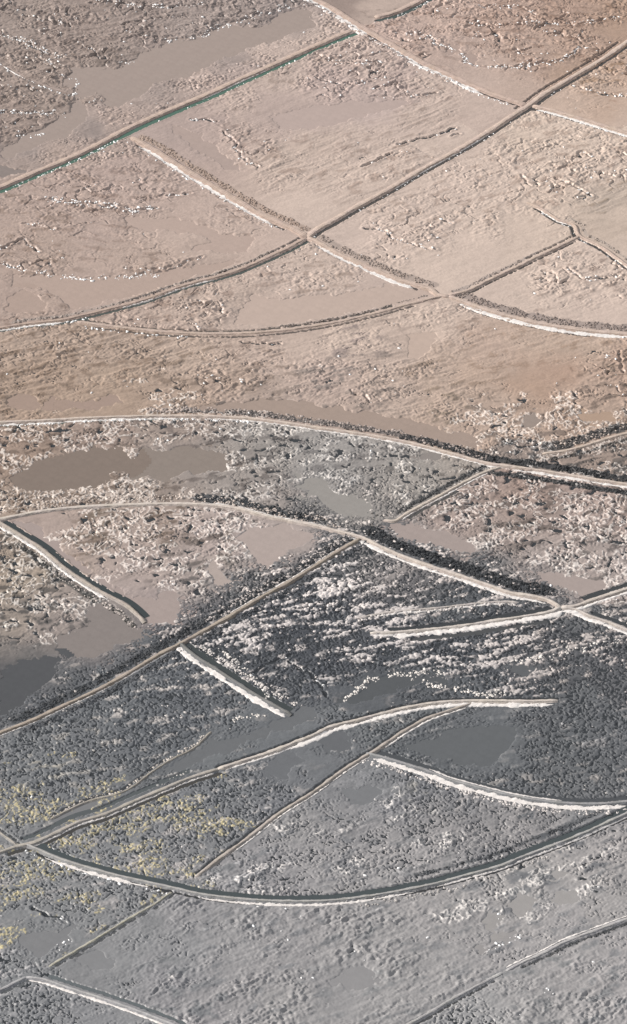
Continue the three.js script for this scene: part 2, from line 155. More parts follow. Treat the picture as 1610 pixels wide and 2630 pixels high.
// smooth water: "x,y ..." outline, colour, words
const POOLS = [
  ['160,214 176,171 299,171 443,101 512,96 577,59 667,69 747,21 805,32 805,69 694,107 587,144 480,198 405,214 342,256 278,278 256,240 214,256 224,299 176,352 96,374 32,400 0,411 0,390 53,352 123,320 176,288 198,235', 'a69389', 'long smooth mauve pool running up to the white-edged bank, top left'],
  ['0,465 60,440 20,430 0,425', '8e807a', 'small still inlet at the left edge above the green canal'],
  ['1145,118 1180,112 1180,135 1160,142', 'b59b8e', 'small rounded brown pool above the white-edged bank, top right'],
  ['1190,140 1225,142 1238,160 1215,165', 'b0978b', 'oval brown pool touching a glittering scarp, top right'],
  ['805,272 900,262 1010,258 1075,262 980,285 880,312 805,330 720,330 700,300', 'bca59c', 'long grey-tan strip of shallow water in the upper centre field'],
  ['440,320 470,330 560,380 620,440 580,430 500,380 450,345', 'b39c92', 'smooth strip of wet mud along the slanting bank, upper left'],
  ['330,560 480,565 560,600 660,610 620,650 500,640 540,620 500,600 400,590 320,580', 'bca396', 'curved tan sheet of water left of the crossing tracks'],
  ['40,712 100,705 190,715 320,712 520,680 620,672 520,705 380,750 180,795 165,770 100,740 40,735', 'b9a092', 'long tan pool above the left end of the curved bank'],
  ['20,765 60,745 110,770 120,795 70,805 20,800', 'b49b8d', 'rounded tan pool at the left edge above the canal'],
  ['620,800 650,760 720,775 800,760 900,750 1000,735 1100,745 1110,755 1000,785 850,815 700,835 600,835', 'c4ac9e', 'tan sheet of water in the point of the lens-shaped field'],
  ['1050,860 1110,855 1120,880 1070,925 1050,910', 'c6ad9d', 'pale tan pool with ragged ends under the crossing banks'],
  ['20,1030 45,1014 80,1016 104,1032 95,1050 50,1056 20,1048', 'a98f7f', 'leftmost of the row of brown pools above the long bank'],
  ['112,1034 150,1024 205,1030 215,1044 160,1052 112,1050', 'a88e7e', 'second brown pool in the row above the long bank'],
  ['214,1036 260,1020 300,1014 310,1030 260,1050 215,1052', 'a98f80', 'third brown pool in the row above the long bank'],
  ['470,1050 640,1030 760,1028 850,1045 950,1060 1100,1090 1228,1128 1225,1150 1130,1140 1000,1108 880,1085 760,1072 640,1055 500,1056', 'a89284', 'long narrow brown pool following the curved bank'],
  ['1470,1066 1560,1060 1580,1080 1500,1090', 'b5977f', 'small orange-brown pool at the right above the curved bank'],
  ['1340,1070 1375,1058 1385,1080 1365,1100 1345,1092', '9c8b80', 'round grey-brown pool among ring-shaped rims, right'],
  ['60,1205 110,1182 180,1165 260,1152 330,1160 350,1185 330,1205 290,1215 270,1240 200,1252 130,1262 60,1258 30,1235', '87766a', 'wide flat brown pool, left of centre'],
  ['345,1175 370,1150 430,1165 470,1140 540,1160 590,1185 570,1205 520,1220 470,1210 430,1240 380,1225 340,1230', '908278', 'grey-brown pool with fine cracks beside the flat brown pool'],
  ['760,1215 830,1240 850,1262 930,1280 955,1305 940,1325 880,1320 820,1285 770,1250', '9a9590', 'grey pool with ragged ends above the branching bank, centre'],
  ['1110,1160 1135,1165 1120,1180 1090,1175', '908782', 'small grey pool above the right-hand branch bank'],
  ['1010,1348 1080,1352 1150,1372 1200,1395 1230,1415 1190,1418 1100,1400 1020,1375', 'a89892', 'pale pinkish pool along the black belt, right of centre'],
  ['1355,1460 1400,1470 1470,1482 1540,1490 1570,1500 1540,1520 1500,1530 1450,1510 1380,1480', 'ab9b95', 'pale pool in the elbow of the two banks at the right'],
  ['600,1385 640,1360 720,1345 800,1375 740,1415 700,1448 650,1440 640,1410', 'b3a29b', 'pale pink pool under the curved bank, centre'],
  ['30,1340 80,1345 140,1400 220,1460 300,1515 365,1540 440,1530 470,1560 440,1600 380,1605 330,1550 230,1475 120,1400', 'ab9993', 'long pale pool along the slanting green ditch, left'],
  ['405,1515 445,1520 460,1570 420,1580 400,1550', 'aa9993', 'pale pool with a ragged top near the foot of the slanting bank'],
  ['530,1430 560,1435 555,1460 590,1495 560,1500 530,1460', 'b4a49c', 'small pale pool ringed by white rims, left of centre'],
  ['150,1635 240,1610 220,1560 280,1550 340,1600 350,1640 300,1660 250,1690 150,1680', '8b817d', 'ragged grey-brown pool in the slate field, left edge'],
  ['0,1720 60,1700 150,1690 130,1740 70,1780 60,1810 0,1830', '515357', 'blackish pool at the left edge above the brown bank'],
  ['880,1800 900,1785 950,1755 1000,1738 1070,1735 1080,1748 1020,1770 960,1790 900,1805', '54585c', 'long dark pool fringed with white salt, centre right'],
  ['1090,1735 1140,1732 1140,1752 1100,1760', '55595d', 'small dark pool at the end of the long dark pool'],
  ['1310,1710 1350,1700 1375,1720 1350,1735', '5d6064', 'small slate pool near the right, among salt clods'],
  ['430,1975 470,1950 540,1900 560,1890 550,1905 600,1900 720,1850 780,1820 805,1815 800,1850 700,1885 600,1920 520,1950 470,1980', '676a6e', 'slate sheet of water along the tan bank, lower left'],
  ['1060,1920 1150,1880 1280,1865 1330,1880 1300,1930 1260,1970 1200,1960 1120,1950', '5f6367', 'wide smooth slate water in the quiet dark field, right'],
  ['810,1890 850,1875 900,1880 890,1920 840,1935', '64676c', 'dark pool under the long tan bank, lower centre'],
  ['690,1960 730,1930 770,1950 730,1990 690,1985', '686b70', 'slate pool left of the narrow straight bank'],
  ['140,2105 190,2065 250,2050 200,2095 150,2115', '747578', 'grey pool behind the thin spit, lower left'],
  ['880,2035 950,2020 1000,2025 960,2060 900,2070', '737579', 'smooth grey patch of water inside the narrow straight bank'],
  ['1225,2370 1245,2345 1290,2335 1295,2355 1260,2385', '918e8d', 'leftmost of the three pale pools, lower right'],
  ['1305,2320 1330,2300 1370,2310 1365,2335 1330,2355', '928f8e', 'middle of the three pale pools, lower right'],
  ['1415,2300 1440,2285 1475,2290 1470,2320 1430,2335', '949190', 'rightmost of the three pale pools, lower right'],
  ['1415,2235 1440,2225 1445,2245 1420,2250', '949190', 'small pale pool just under the lower bank, right'],
  ['1220,2430 1270,2405 1330,2390 1330,2405 1270,2425 1230,2445', '8e8b8b', 'long thin pale pool with a white-specked edge, lower right'],
  ['60,2400 150,2390 190,2380 170,2420 100,2450 60,2430', '757679', 'dull grey pool above the broken bank, bottom left'],
  ['190,2450 250,2445 290,2480 250,2490 200,2480', '7a7b7e', 'grey pool below the broken bank, bottom left'],
  ['840,2520 920,2480 990,2510 960,2540 880,2540', '868587', 'wide faint pool among the low mounds, bottom'],
];
// banks: label, line, half width of the top, height, colour of the slopes, colour of the top, extras
// extras: salt (sunlit bank edge and glint painted white) / canal / scrub / clod strips: [kind, side (F = towards the camera, B = away), distance from the middle, width, from, to, colour]
const BANKS = [
  ['long straight tan bank with a dark green canal on its lower side, upper left', '-60,503 0,482 75,450 160,415 240,378 315,338 374,310 454,276 534,243 614,206 694,171 805,121 868,94 905,80', 3.0, 1.8, 'b89f90', 'c8ae9d', [['canal', 'F', 6.6, 4.6, 0, 1, '44705f'], ['glint', 'F', 7.4, 4.4, 0.02, 0.34, '0.10'], ['glint', 'F', 8.2, 3, 0.34, 1, '0.03'], ['salt', 'F', 4.6, 1.0, 0.55, 0.78]]],
  ['tan bank edged with brilliant broken glints painted white, from the top edge down to the right', '735,-40 792,-8 837,13 896,50 944,80 1018,123 1082,160 1147,190 1211,220 1269,244 1310,258 1352,272', 3.4, 1.6, 'b79d8e', 'c6ab9b', [['salt', 'F', 7.2, 6.4, 0, 0.42], ['salt', 'F', 7.4, 5.6, 0.42, 0.88], ['glint', 'F', 7.6, 6, 0.1, 0.95, '0.06'], ['canal', 'F', 4.4, 1.8, 0.1, 0.97, '4a403c']]],
  ['short tan bank with a dark canal touching the top edge', '962,46 1000,37 1018,31 1061,11 1095,-6 1150,-30', 3.0, 1.8, 'b69c8d', 'c9af9f', [['canal', 'F', 7.0, 5.0, 0, 1, '3c4f4b'], ['glint', 'F', 7.5, 4.5, 0.1, 1, '0.08']]],
  ['very long straight bank from the right edge to the crossing, black ditch below', '1680,62 1610,109 1552,150 1472,198 1392,246 1360,270 1307,304 1259,336 1179,384 1072,443 992,491 912,534 858,566 815,590 788,610', 2.6, 1.7, 'c0a797', 'd0b7a6', [['canal', 'F', 5.4, 3.0, 0, 1, '4a4440'], ['glint', 'F', 5.5, 3.0, 0.3, 1, '0.02'], ['salt', 'F', 5.6, 0.9, 0.5, 0.8], ['canal', 'B', 6.5, 1.8, 0.1, 0.42, '5a4a40']]],
  ['low bank edged with dark water and white specks at the right edge', '1366,272 1392,278 1478,302 1542,322 1610,343 1680,362', 2.6, 1.3, 'c0a695', 'ccb2a0', [['canal', 'F', 5.6, 3.0, 0, 1, '4c4540'], ['salt', 'F', 7.4, 3.2, 0.05, 1], ['glint', 'F', 6.5, 5, 0.05, 1, '0.08']]],
  ['straight tan bank with a bright white lower edge and brown scrub behind, left of centre', '336,354 370,372 406,393 470,434 534,472 598,510 662,548 715,573 758,593 788,610', 3.4, 1.8, 'b59b8b', 'c5ab9a', [['canal', 'F', 5.4, 2.0, 0.05, 0.9, '5a4e48'], ['salt', 'F', 6.6, 4.6, 0.06, 0.86], ['scrub', 'B', 8.5, 8, 0.02, 0.97, 'ae9686', '0.08'], ['glint', 'F', 8, 5, 0, 0.9, '0.03']]],
  ['tan bank with a white lower edge running from the crossing to the fork, centre', '788,612 810,620 840,637 885,661 965,696 1029,722 1085,738 1108,746 1124,758 1156,764', 2.6, 1.6, 'b9a090', 'c9b09f', [['canal', 'F', 4.6, 1.5, 0.08, 0.8, '5a4e49'], ['salt', 'F', 6.2, 4.0, 0.08, 0.78], ['scrub', 'B', 8, 9, 0.05, 0.86, 'a89589', '0.08']]],
  ['curving bank from fork to right edge, white painted glint below, dark scrub above', '1150,762 1185,774 1221,788 1285,808 1366,828 1446,843 1530,853 1610,859 1690,862', 2.5, 1.6, 'b9a191', 'cbb3a3', [['salt', 'F', 5.0, 4.2, 0.06, 1], ['canal', 'F', 7.2, 1.6, 0.1, 0.7, '5d524d'], ['scrub', 'B', 8.5, 11, 0.02, 1, '9a8980', '0.09']]],
  ['curving bank from the crossing down to the left edge, with pale green water below', '788,612 737,640 689,662 630,688 560,712 507,725 454,741 384,767 320,785 256,801 197,815 160,823 80,832 0,844 -60,856', 2.0, 1.5, 'b59b8b', 'c3a998', [['canal', 'F', 4.6, 3.0, 0, 1, '4a544f'], ['salt', 'F', 3.6, 1.2, 0.3, 0.62], ['salt', 'F', 5.6, 2.4, 0.74, 1], ['glint', 'F', 5, 3, 0.7, 1, '0.14'], ['scrub', 'B', 5.5, 3.4, 0.12, 0.9, 'a99a90', '0.07'], ['canal', 'B', 4.8, 1.2, 0.0, 0.6, '5a4f49']]],
  ['thin bow-shaped bank closing the lens-shaped field from below', '197,828 288,840 374,850 438,855 534,859 614,858 694,853 805,839 885,825 965,806 1045,784 1125,764 1150,760', 2.0, 1.4, 'b79e8e', 'c8b09f', [['canal', 'F', 4.4, 1.8, 0.05, 0.9, '635750'], ['canal', 'B', 4.4, 1.5, 0.02, 0.85, '5f564f'], ['glint', 'F', 6, 5, 0, 0.3, '0.05'], ['scrub', 'B', 6.5, 2.0, 0.5, 0.95, '9c8d84', '0.12']]],
  ['thin straight bank rising from the fork to the right-hand track', '1150,760 1200,748 1259,719 1339,681 1398,652 1445,630 1488,608', 1.9, 1.4, 'bda494', 'cdb4a3', [['scrub', 'B', 5, 4, 0.02, 0.7, 'ac9b91', '0.08'], ['canal', 'F', 3.4, 1.6, 0.03, 0.95, '4f4641'], ['canal', 'B', 4.2, 1.4, 0.6, 1, '6a5c53']]],
  ['crooked bank with a dark gully stepping down to the right edge', '1350,520 1392,539 1435,566 1475,580 1488,606 1542,634 1590,668 1640,705', 1.7, 1.4, 'bca393', 'cbb2a1', [['canal', 'F', 3.8, 2.4, 0.08, 1, '47433f'], ['salt', 'F', 5.4, 1.0, 0.1, 0.4], ['glint', 'F', 4, 3, 0.05, 1, '0.05'], ['scrub', 'B', 6, 4, 0.3, 0.9, 'ae9d90', '0.05']]],
  ['long curved pale bank crossing the middle of the view from edge to edge', '-70,1093 0,1087 107,1082 214,1076 320,1072 427,1070 534,1071 641,1077 747,1090 805,1099 912,1114 1018,1132 1098,1150 1179,1172 1259,1193 1312,1200 1392,1211 1472,1224 1610,1246 1690,1258', 2.0, 1.7, 'b8a598', 'd0bdae', [['salt', 'F', 4.2, 2.2, 0, 0.32], ['salt', 'F', 4.0, 1.5, 0.32, 0.8], ['glint', 'F', 4.5, 3, 0, 0.4, '0.12'], ['canal', 'F', 3.3, 1.4, 0, 0.3, '56665f'], ['clod', 'B', 9, 10, 0.25, 0.75, 'b3a39a', '0.10'], ['scrub', 'B', 8, 8, 0.3, 0.68, '6a6360', '0.10'], ['scrub', 'B', 7.5, 9, 0.62, 0.98, '3c3d3f', '0.22'], ['salt', 'F', 6.5, 3, 0.78, 1], ['scrub', 'F', 11, 7, 0.76, 1, '404244', '0.14']]],
  ['short pale branch bank dropping left from the long curved bank, right', '1288,1200 1243,1215 1179,1247 1125,1277 1085,1298 1045,1320 1013,1339 985,1337', 1.7, 1.3, 'b5a598', 'd2c2b2', [['salt', 'F', 3.4, 1.2, 0.1, 0.9], ['scrub', 'B', 6, 5, 0.1, 0.85, '4f4f50', '0.12'], ['canal', 'F', 5, 2, 0.4, 0.85, '54524f']]],
  ['stub of pale bank leaving the right edge above the long curved bank', '1690,1098 1610,1114 1552,1130 1499,1147 1446,1160 1392,1166', 1.9, 1.3, 'b5a090', 'd0bba9', [['scrub', 'B', 9, 12, 0.1, 0.95, '555251', '0.13'], ['clod', 'B', 9, 12, 0.1, 0.95, 'cbb8aa', '0.05'], ['scrub', 'F', 8, 4, 0.2, 0.95, '57514d', '0.10']]],
  ['long pale bank arching from the left edge down to the white elbow at the right', '-70,1345 0,1335 107,1315 214,1304 320,1299 454,1296 534,1299 614,1309 694,1330 805,1351 869,1367 928,1382 981,1408 1045,1435 1104,1456 1179,1480 1259,1507 1312,1525 1366,1533 1408,1544 1440,1562', 2.3, 1.8, 'b9aa9f', 'd3c5b8', [['salt', 'F', 4.8, 3.6, 0.6, 0.99], ['salt', 'B', 4.0, 1.2, 0.35, 0.6], ['scrub', 'B', 11, 14, 0.64, 0.97, '3b3e42', '0.26'], ['scrub', 'B', 9, 10, 0.36, 0.56, '43464a', '0.16'], ['clod', 'B', 8, 10, 0.1, 0.6, 'c8b8ac', '0.08'], ['salt', 'F', 8, 2.5, 0.78, 0.96]]],
  ['straight brown bank slanting down from the arching bank to the left edge', '926,1384 858,1424 805,1458 747,1494 667,1538 587,1586 507,1631 464,1654 400,1688 320,1736 240,1779 160,1816 80,1853 0,1884 -70,1914', 2.0, 1.7, '908274', 'b3a392', [['clod', 'B', 8, 8, 0, 0.42, 'c5bab4', '0.16'], ['scrub', 'B', 8, 9, 0, 0.9, '45484c', '0.16'], ['scrub', 'F', 7, 6, 0, 0.9, '505358', '0.12'], ['salt', 'F', 3.4, 0.9, 0.5, 0.98], ['salt', 'B', 3.4, 0.9, 0.02, 0.4]]],
  ['bank with a white lower face and a dark green ditch above, left edge', '-50,1312 0,1344 53,1377 107,1411 160,1456 214,1494 267,1526 320,1553 350,1577 372,1600', 1.9, 1.6, 'a1978e', 'b8aa9c', [['salt', 'F', 4.6, 3.0, 0.12, 0.8], ['salt', 'F', 6.4, 2.0, 0.2, 0.6], ['canal', 'B', 4.2, 3.6, 0.12, 0.98, '364042'], ['clod', 'F', 9, 6, 0.5, 1, 'c8bbb2', '0.10'], ['scrub', 'F', 10, 6, 0.3, 1, '55534f', '0.06']]],
  ['dark spur with a thick white lower face ending in the slate water, centre left', '458,1650 480,1670 507,1691 560,1724 614,1760 667,1793 710,1817 748,1838', 1.9, 1.7, '6d6e70', '84837f', [['salt', 'F', 4.8, 4.2, 0.02, 1], ['canal', 'B', 4.6, 4.2, 0.05, 0.97, '3c4445'], ['clod', 'B', 11.5, 5, 0.12, 0.95, 'ded6d0', '0.20']]],
  ['long pointed spit with a white lower face, reaching left from the elbow', '1440,1560 1419,1571 1339,1586 1259,1598 1179,1610 1072,1621 1010,1626 950,1627', 1.7, 1.5, 'c3b8ae', 'd2c7bc', [['salt', 'F', 4.4, 5.0, 0, 0.9], ['salt', 'F', 3.4, 2.4, 0.85, 1], ['canal', 'B', 4.4, 3.6, 0.05, 0.9, '383c40'], ['canal', 'F', 9.5, 3.6, 0.1, 0.8, '4c4e50']]],
  ['pale bank climbing from the elbow to the right edge', '1440,1560 1472,1559 1526,1541 1570,1527 1610,1514 1680,1488', 2.2, 1.6, 'b3a59a', 'cfc2b6', [['salt', 'F', 4.6, 3.2, 0.05, 1], ['canal', 'B', 5.0, 3.6, 0.25, 1, '3c4043']]],
  ['short white bank running down from the elbow to the right edge', '1440,1562 1475,1566 1515,1584 1563,1600 1610,1619 1680,1644', 1.8, 1.4, 'b0a59d', 'cbc0b7', [['salt', 'F', 4.2, 3.8, 0.0, 1], ['canal', 'B', 5.2, 3.0, 0.3, 1, '3c4044']]],
  ['thin pale ridge with ragged edges above the pointed spit', '912,1590 960,1580 1018,1571 1080,1566 1125,1562 1180,1556 1232,1550 1290,1546 1332,1548', 1.4, 0.8, 'b8ada6', 'c8beb7', [['clod', 'F', 3, 4, 0, 1, 'd8cfc9', '0.14'], ['salt', 'F', 3.0, 1.8, 0.1, 0.95]]],
  ['long rising bank with a broad white lower face ending in a point, lower right', '560,1977 640,1951 694,1934 747,1913 805,1890 848,1869 912,1853 992,1832 1072,1814 1152,1804 1232,1802 1312,1803 1380,1803 1432,1801', 1.9, 1.7, 'c0b4a9', 'd0c4b8', [['salt', 'F', 4.6, 4.0, 0.2, 1], ['salt', 'F', 3.4, 1.8, 0, 0.25], ['canal', 'B', 3.0, 1.8, 0.0, 1, '33363a']]],
  ['tan bank with a black drain along its lower side, lower left', '-70,2213 0,2191 43,2176 85,2167 144,2141 203,2113 267,2094 347,2059 416,2030 480,2003 560,1977', 2.0, 1.6, '95908b', 'b5aca0', [['canal', 'F', 4.6, 2.6, 0.12, 1, '44423f'], ['salt', 'F', 6.8, 1.2, 0.2, 1], ['canal', 'B', 7.5, 2.6, 0.2, 0.9, '565d60']]],
  ['narrow straight bank slanting from the long white-faced bank to the lower left', '1211,1808 1152,1827 1098,1846 1045,1875 992,1910 966,1928 938,1944 880,1981 805,2036 721,2089 641,2151 560,2210 502,2255', 1.5, 1.3, 'a0978f', 'b9aca0', [['salt', 'F', 3.0, 1.6, 0, 0.32], ['canal', 'B', 2.4, 1.8, 0.1, 1, '3a3c3f'], ['salt', 'F', 2.8, 1.0, 0.32, 0.9]]],
  ['curved bank between a slate ditch and a painted sunlit line, lower right', '940,1936 980,1946 1018,1957 1060,1970 1104,1984 1152,2003 1232,2025 1312,2045 1392,2058 1472,2066 1552,2066 1610,2060 1690,2048', 1.8, 1.5, '7d7f82', '9d9c9c', [['canal', 'F', 4.2, 2.6, 0.05, 0.95, '3f4246'], ['canal', 'B', 4.6, 3.2, 0.02, 0.9, '4a4e53'], ['salt', 'F', 8.4, 4.0, 0.02, 0.9], ['clod', 'F', 8.8, 5, 0.0, 0.9, 'dcd4cf', '0.12'], ['salt', 'B', 8.6, 2.0, 0.2, 0.7]]],
  ['great curving bank with a slate ditch above and a white edge below, across the bottom', '60,2168 96,2183 149,2206 214,2227 294,2249 374,2267 443,2282 507,2297 587,2308 694,2316 805,2317 885,2312 965,2301 1045,2287 1125,2270 1205,2248 1285,2226 1339,2204 1419,2174 1499,2142 1552,2118 1610,2091 1690,2054', 1.5, 1.7, '8f8f8f', 'b3b0ab', [['canal', 'B', 4.4, 4.0, 0.02, 0.98, '465053'], ['canal', 'F', 3.5, 1.8, 0.03, 0.98, '37383a'], ['salt', 'F', 6.4, 3.6, 0.03, 0.22], ['salt', 'F', 6.0, 2.6, 0.27, 0.6], ['salt', 'F', 6.4, 1.6, 0.6, 0.98], ['clod', 'F', 8, 5, 0.5, 0.8, 'bdb7b2', '0.06'], ['scrub', 'B', 12.5, 4, 0.6, 0.95, '54575b', '0.10'], ['glint', 'F', 6, 3, 0, 0.25, '0.05']]],  // the thin near ribbon is the shade of a step, laid as dark colour
  ['thin broken yellowish bank in the lower left, ending above the corner', '440,2293 400,2322 331,2361 267,2401 203,2439 165,2461 126,2484', 1.3, 1.1, '97958d', 'bdb7a2', [['canal', 'F', 3.0, 1.2, 0, 1, '55575a'], ['canal', 'B', 3.0, 0.8, 0, 0.6, '66686a']]],
  ['low bank with a thin white lower edge cutting off the bottom left corner', '67,2511 107,2516 187,2542 267,2567 347,2595 427,2626 500,2656', 1.5, 1.2, '98979a', 'b5b3b2', [['salt', 'F', 3.6, 2.2, 0, 1], ['canal', 'B', 5.0, 2.4, 0.1, 1, '646c70']]],
  ['short stub of bank meeting the left edge at the bottom corner', '67,2511 40,2525 0,2545 -60,2575', 1.4, 1.2, '929295', 'adabab', [['canal', 'F', 3.2, 1.2, 0, 1, '5c5f62']]],
  ['pale bank with a dark ragged foot leaving the right edge at the bottom', '1690,2340 1610,2362 1552,2383 1499,2402 1446,2423 1392,2451 1339,2475 1296,2497', 1.6, 1.3, 'a09e9f', 'bcb8b6', [['salt', 'B', 3.2, 1.4, 0, 1], ['scrub', 'F', 4.2, 2.6, 0, 0.9, '505255', '0.30'], ['canal', 'F', 3.6, 1.4, 0, 0.9, '46484b']]],
  ['pale bank with a thin dark groove, running down to the bottom edge', '1296,2497 1232,2530 1152,2573 1104,2602 1050,2632 990,2666', 1.6, 1.2, '9f9d9e', 'b4b1b0', [['canal', 'F', 3.2, 1.4, 0.1, 1, '4a4b4d']]],
  ['faint old bank with a bright pool edge at the left, near the top', '-40,140 0,160 53,192 120,222 178,240', 1.6, 0.9, '9a867b', 'a8948a', [['salt', 'F', 3.4, 1.6, 0.2, 0.55], ['glint', 'F', 4, 4, 0.1, 1, '0.06']]],
  ['thin pale spit with black lower edge in the slate field, lower left', '542,1880 496,1923 443,1950 395,1980 320,2033 224,2060 128,2105', 1.0, 0.7, '8d8882', 'b5ab9c', [['canal', 'B', 2.8, 1.4, 0.3, 1, '3a3c40'], ['clod', 'B', 2.5, 3, 0, 1, 'd0c6bc', '0.10']]],
  ['tiny bank joining the tan bank at the left edge', '-50,2110 0,2140 43,2172', 1.4, 1.1, '8f8c89', 'b3aba0', [['canal', 'B', 3.0, 1.2, 0, 1, '4a4c4e']]],
];

// little scarps with a dark foot, strewn with painted sun glints, some with pale clods: line, width of the scatter, specks per square metre
const SCARPS = [['0,95 60,105 100,128 165,152', 8, 0.09], ['95,150 120,160 160,170', 6, 0.1], ['300,162 335,160 350,152', 4, 0.1], ['420,105 520,92 560,72 640,48 740,18', 7, 0.07], ['0,292 90,290 170,296', 7, 0.1], ['45,352 90,348 120,340', 5, 0.1], ['60,40 120,55 160,66', 6, 0.08], ['330,15 420,20 520,14', 6, 0.07],
  ['230,10 300,8 360,20', 6, 0.05], ['140,185 200,215 180,250', 6, 0.05], ['130,512 180,524 260,528 330,542 405,535', 8, 0.16], ['60,577 140,590', 5, 0.08], ['430,505 490,498', 5, 0.07], ['0,678 100,702 220,716 310,712 420,700', 6, 0.10], ['320,690 430,690 520,660', 5, 0.03], ['1010,85 1060,88 1105,100 1125,118', 6, 0.12], ['1110,112 1150,122 1180,135 1200,160', 5, 0.14], ['1190,160 1250,172 1340,170 1440,155 1500,120', 7, 0.08],
  ['1230,20 1330,20 1380,42', 6, 0.06], ['1400,60 1500,62 1590,45', 7, 0.07], ['1200,62 1300,68 1400,60', 6, 0.03], ['840,158 900,165 1000,158', 6, 0.06], ['810,202 880,218 960,212', 6, 0.04], ['950,250 1060,248 1120,240', 5, 0.02], ['490,308 560,312', 4, 0.07], ['575,340 600,365 620,405 660,430', 5, 0.06], ['1470,222 1530,238 1610,250', 7, 0.06], ['1340,452 1360,478', 4, 0.03], ['1425,460 1490,488 1520,505', 4, 0.05],
  ['935,588 975,590 1010,612 1060,630 1120,642', 5, 0.06], ['1135,565 1160,575', 4, 0.06], ['1180,345 1160,352', 3, 0.03], ['1020,372 1130,345 1170,328', 4, 0.03], ['930,430 1010,395', 4, 0.02], ['1460,690 1500,720 1560,712', 6, 0.04], ['620,880 680,884 720,886', 4, 0.01], ['1590,905 1598,960', 3, 0.01], ['880,1800 910,1776 950,1749 1000,1734 1075,1729 1140,1726', 5, 0.30, 1], ['1060,1742 1120,1762 1180,1770 1240,1784 1300,1780', 5, 0.24, 1], ['740,1700 800,1735 840,1790', 4, 0.03], ['600,1850 660,1835 700,1842', 4, 0.2, 1], ['560,1668 610,1702 660,1750 690,1790', 4, 0.2, 1], ['1310,1700 1400,1690 1480,1665 1600,1640', 6, 0.10, 1], ['480,1985 440,2000 400,2020', 3, 0.08, 1], ['1290,1130 1340,1150 1400,1140', 5, 0.05], ['0,640 60,620 100,650', 4, 0.04], ['900,1005 960,1035', 4, 0.02],
  ['640,1735 700,1700 760,1680', 4, 0.02], ['80,2330 170,2370', 4, 0.02], ['150,2440 180,2415', 4, 0.09], ['1230,2450 1290,2425 1340,2395', 4, 0.10], ['1260,2370 1290,2340', 3, 0.05]];
// ------------------------------------------------------------------ lines on the ground
function trace(text, step = 1.25) {
  const pts = points(text).map(p => new THREE.Vector3(p[0], 0, p[1]));
  const c = new THREE.CatmullRomCurve3(pts, false, 'centripetal');
  const n = Math.max(4, Math.round(c.getLength() / step));
  c.arcLengthDivisions = n * 2;
  const P = c.getSpacedPoints(n), out = [];
  let s = 0;
  for (let i = 0; i <= n; i++) {
    const a = P[Math.max(0, i - 2)], b = P[Math.min(n, i + 2)], l = Math.hypot(b.x - a.x, b.z - a.z) || 1;
    let nx = -(b.z - a.z) / l, nz = (b.x - a.x) / l;
    if (nz < 0) { nx = -nx; nz = -nz; }                // the F side
    if (i) s += Math.hypot(P[i].x - P[i - 1].x, P[i].z - P[i - 1].z);
    out.push({ x: P[i].x, z: P[i].z, nx, nz, s, t: i / n });
  }
  return out;
}
// F stays the same side all along a line: follow the neighbour
const lines = BANKS.map(b => { const l = trace(b[1]); for (let i = 1; i < l.length; i++) if (l[i].nx * l[i - 1].nx + l[i].nz * l[i - 1].nz < 0) { l[i].nx *= -1; l[i].nz *= -1; } return l; });

const CELL = 2, GWX = Math.ceil((X1 - X0) / CELL) + 2, GWZ = Math.ceil((NEAR_Z - FAR_Z) / CELL) + 2, GN = GWX * GWZ;
const bankDist = new Float32Array(GN).fill(99), bankWide = new Float32Array(GN), canalDist = new Float32Array(GN).fill(99);
function stamp(arr, x, z, r, v, also) {
  const i0 = Math.max(0, Math.floor((x - X0 - r) / CELL)), i1 = Math.min(GWX - 1, Math.ceil((x - X0 + r) / CELL)), j0 = Math.max(0, Math.floor((z - FAR_Z - r) / CELL)), j1 = Math.min(GWZ - 1, Math.ceil((z - FAR_Z + r) / CELL));
  for (let j = j0; j <= j1; j++) for (let i = i0; i <= i1; i++) { const d = Math.hypot(X0 + i * CELL - x, FAR_Z + j * CELL - z) - v; if (d < arr[j * GWX + i]) { arr[j * GWX + i] = d; if (also) also(j * GWX + i); } }
}
lines.forEach((l, k) => { for (const p of l) stamp(bankDist, p.x, p.z, 14, BANKS[k][2] * 0.7 + 1.6); });
const canalLines = [];
BANKS.forEach((b, k) => { for (const e of b[6]) if (e[0] === 'canal') {
  const sgn = e[1] === 'F' ? 1 : -1, part = lines[k].filter(p => p.t >= e[4] && p.t <= e[5]).map(p => ({ ...p, x: p.x + p.nx * sgn * e[2], z: p.z + p.nz * sgn * e[2] }));
  part.forEach(p => stamp(canalDist, p.x, p.z, 12, e[3] / 2));
  canalLines.push([k, e, part]);
} });
const scarpDist = new Float32Array(GN).fill(99), scarpLines = SCARPS.map(d => trace(d[0], 1.2));
scarpLines.forEach((l, k) => { if (!SCARPS[k][3]) for (const p of l) stamp(scarpDist, p.x + p.nx * 5 * gn(p.s / 9, k * 7), p.z + p.nz * 5 * gn(p.s / 9, k * 7), 8, 0.9 + 1.6 * gn(p.s / 5, k * 3 + 50)); });
const scrubDist = new Float32Array(GN).fill(99), scrubCol = [];
BANKS.forEach((b, k) => { for (const e of b[6]) if (e[0] === 'scrub') { const sgn = e[1] === 'F' ? 1 : -1, c = albedo(e[6]); for (const p of lines[k]) if (p.t >= e[4] && p.t <= e[5]) stamp(scrubDist, p.x + p.nx * sgn * e[2], p.z + p.nz * sgn * e[2], e[3] / 2 + 5, e[3] * 0.5 * (0.75 + 0.8 * gn(p.s / 13, k * 3)), o => { scrubCol[o] = c; }); } });
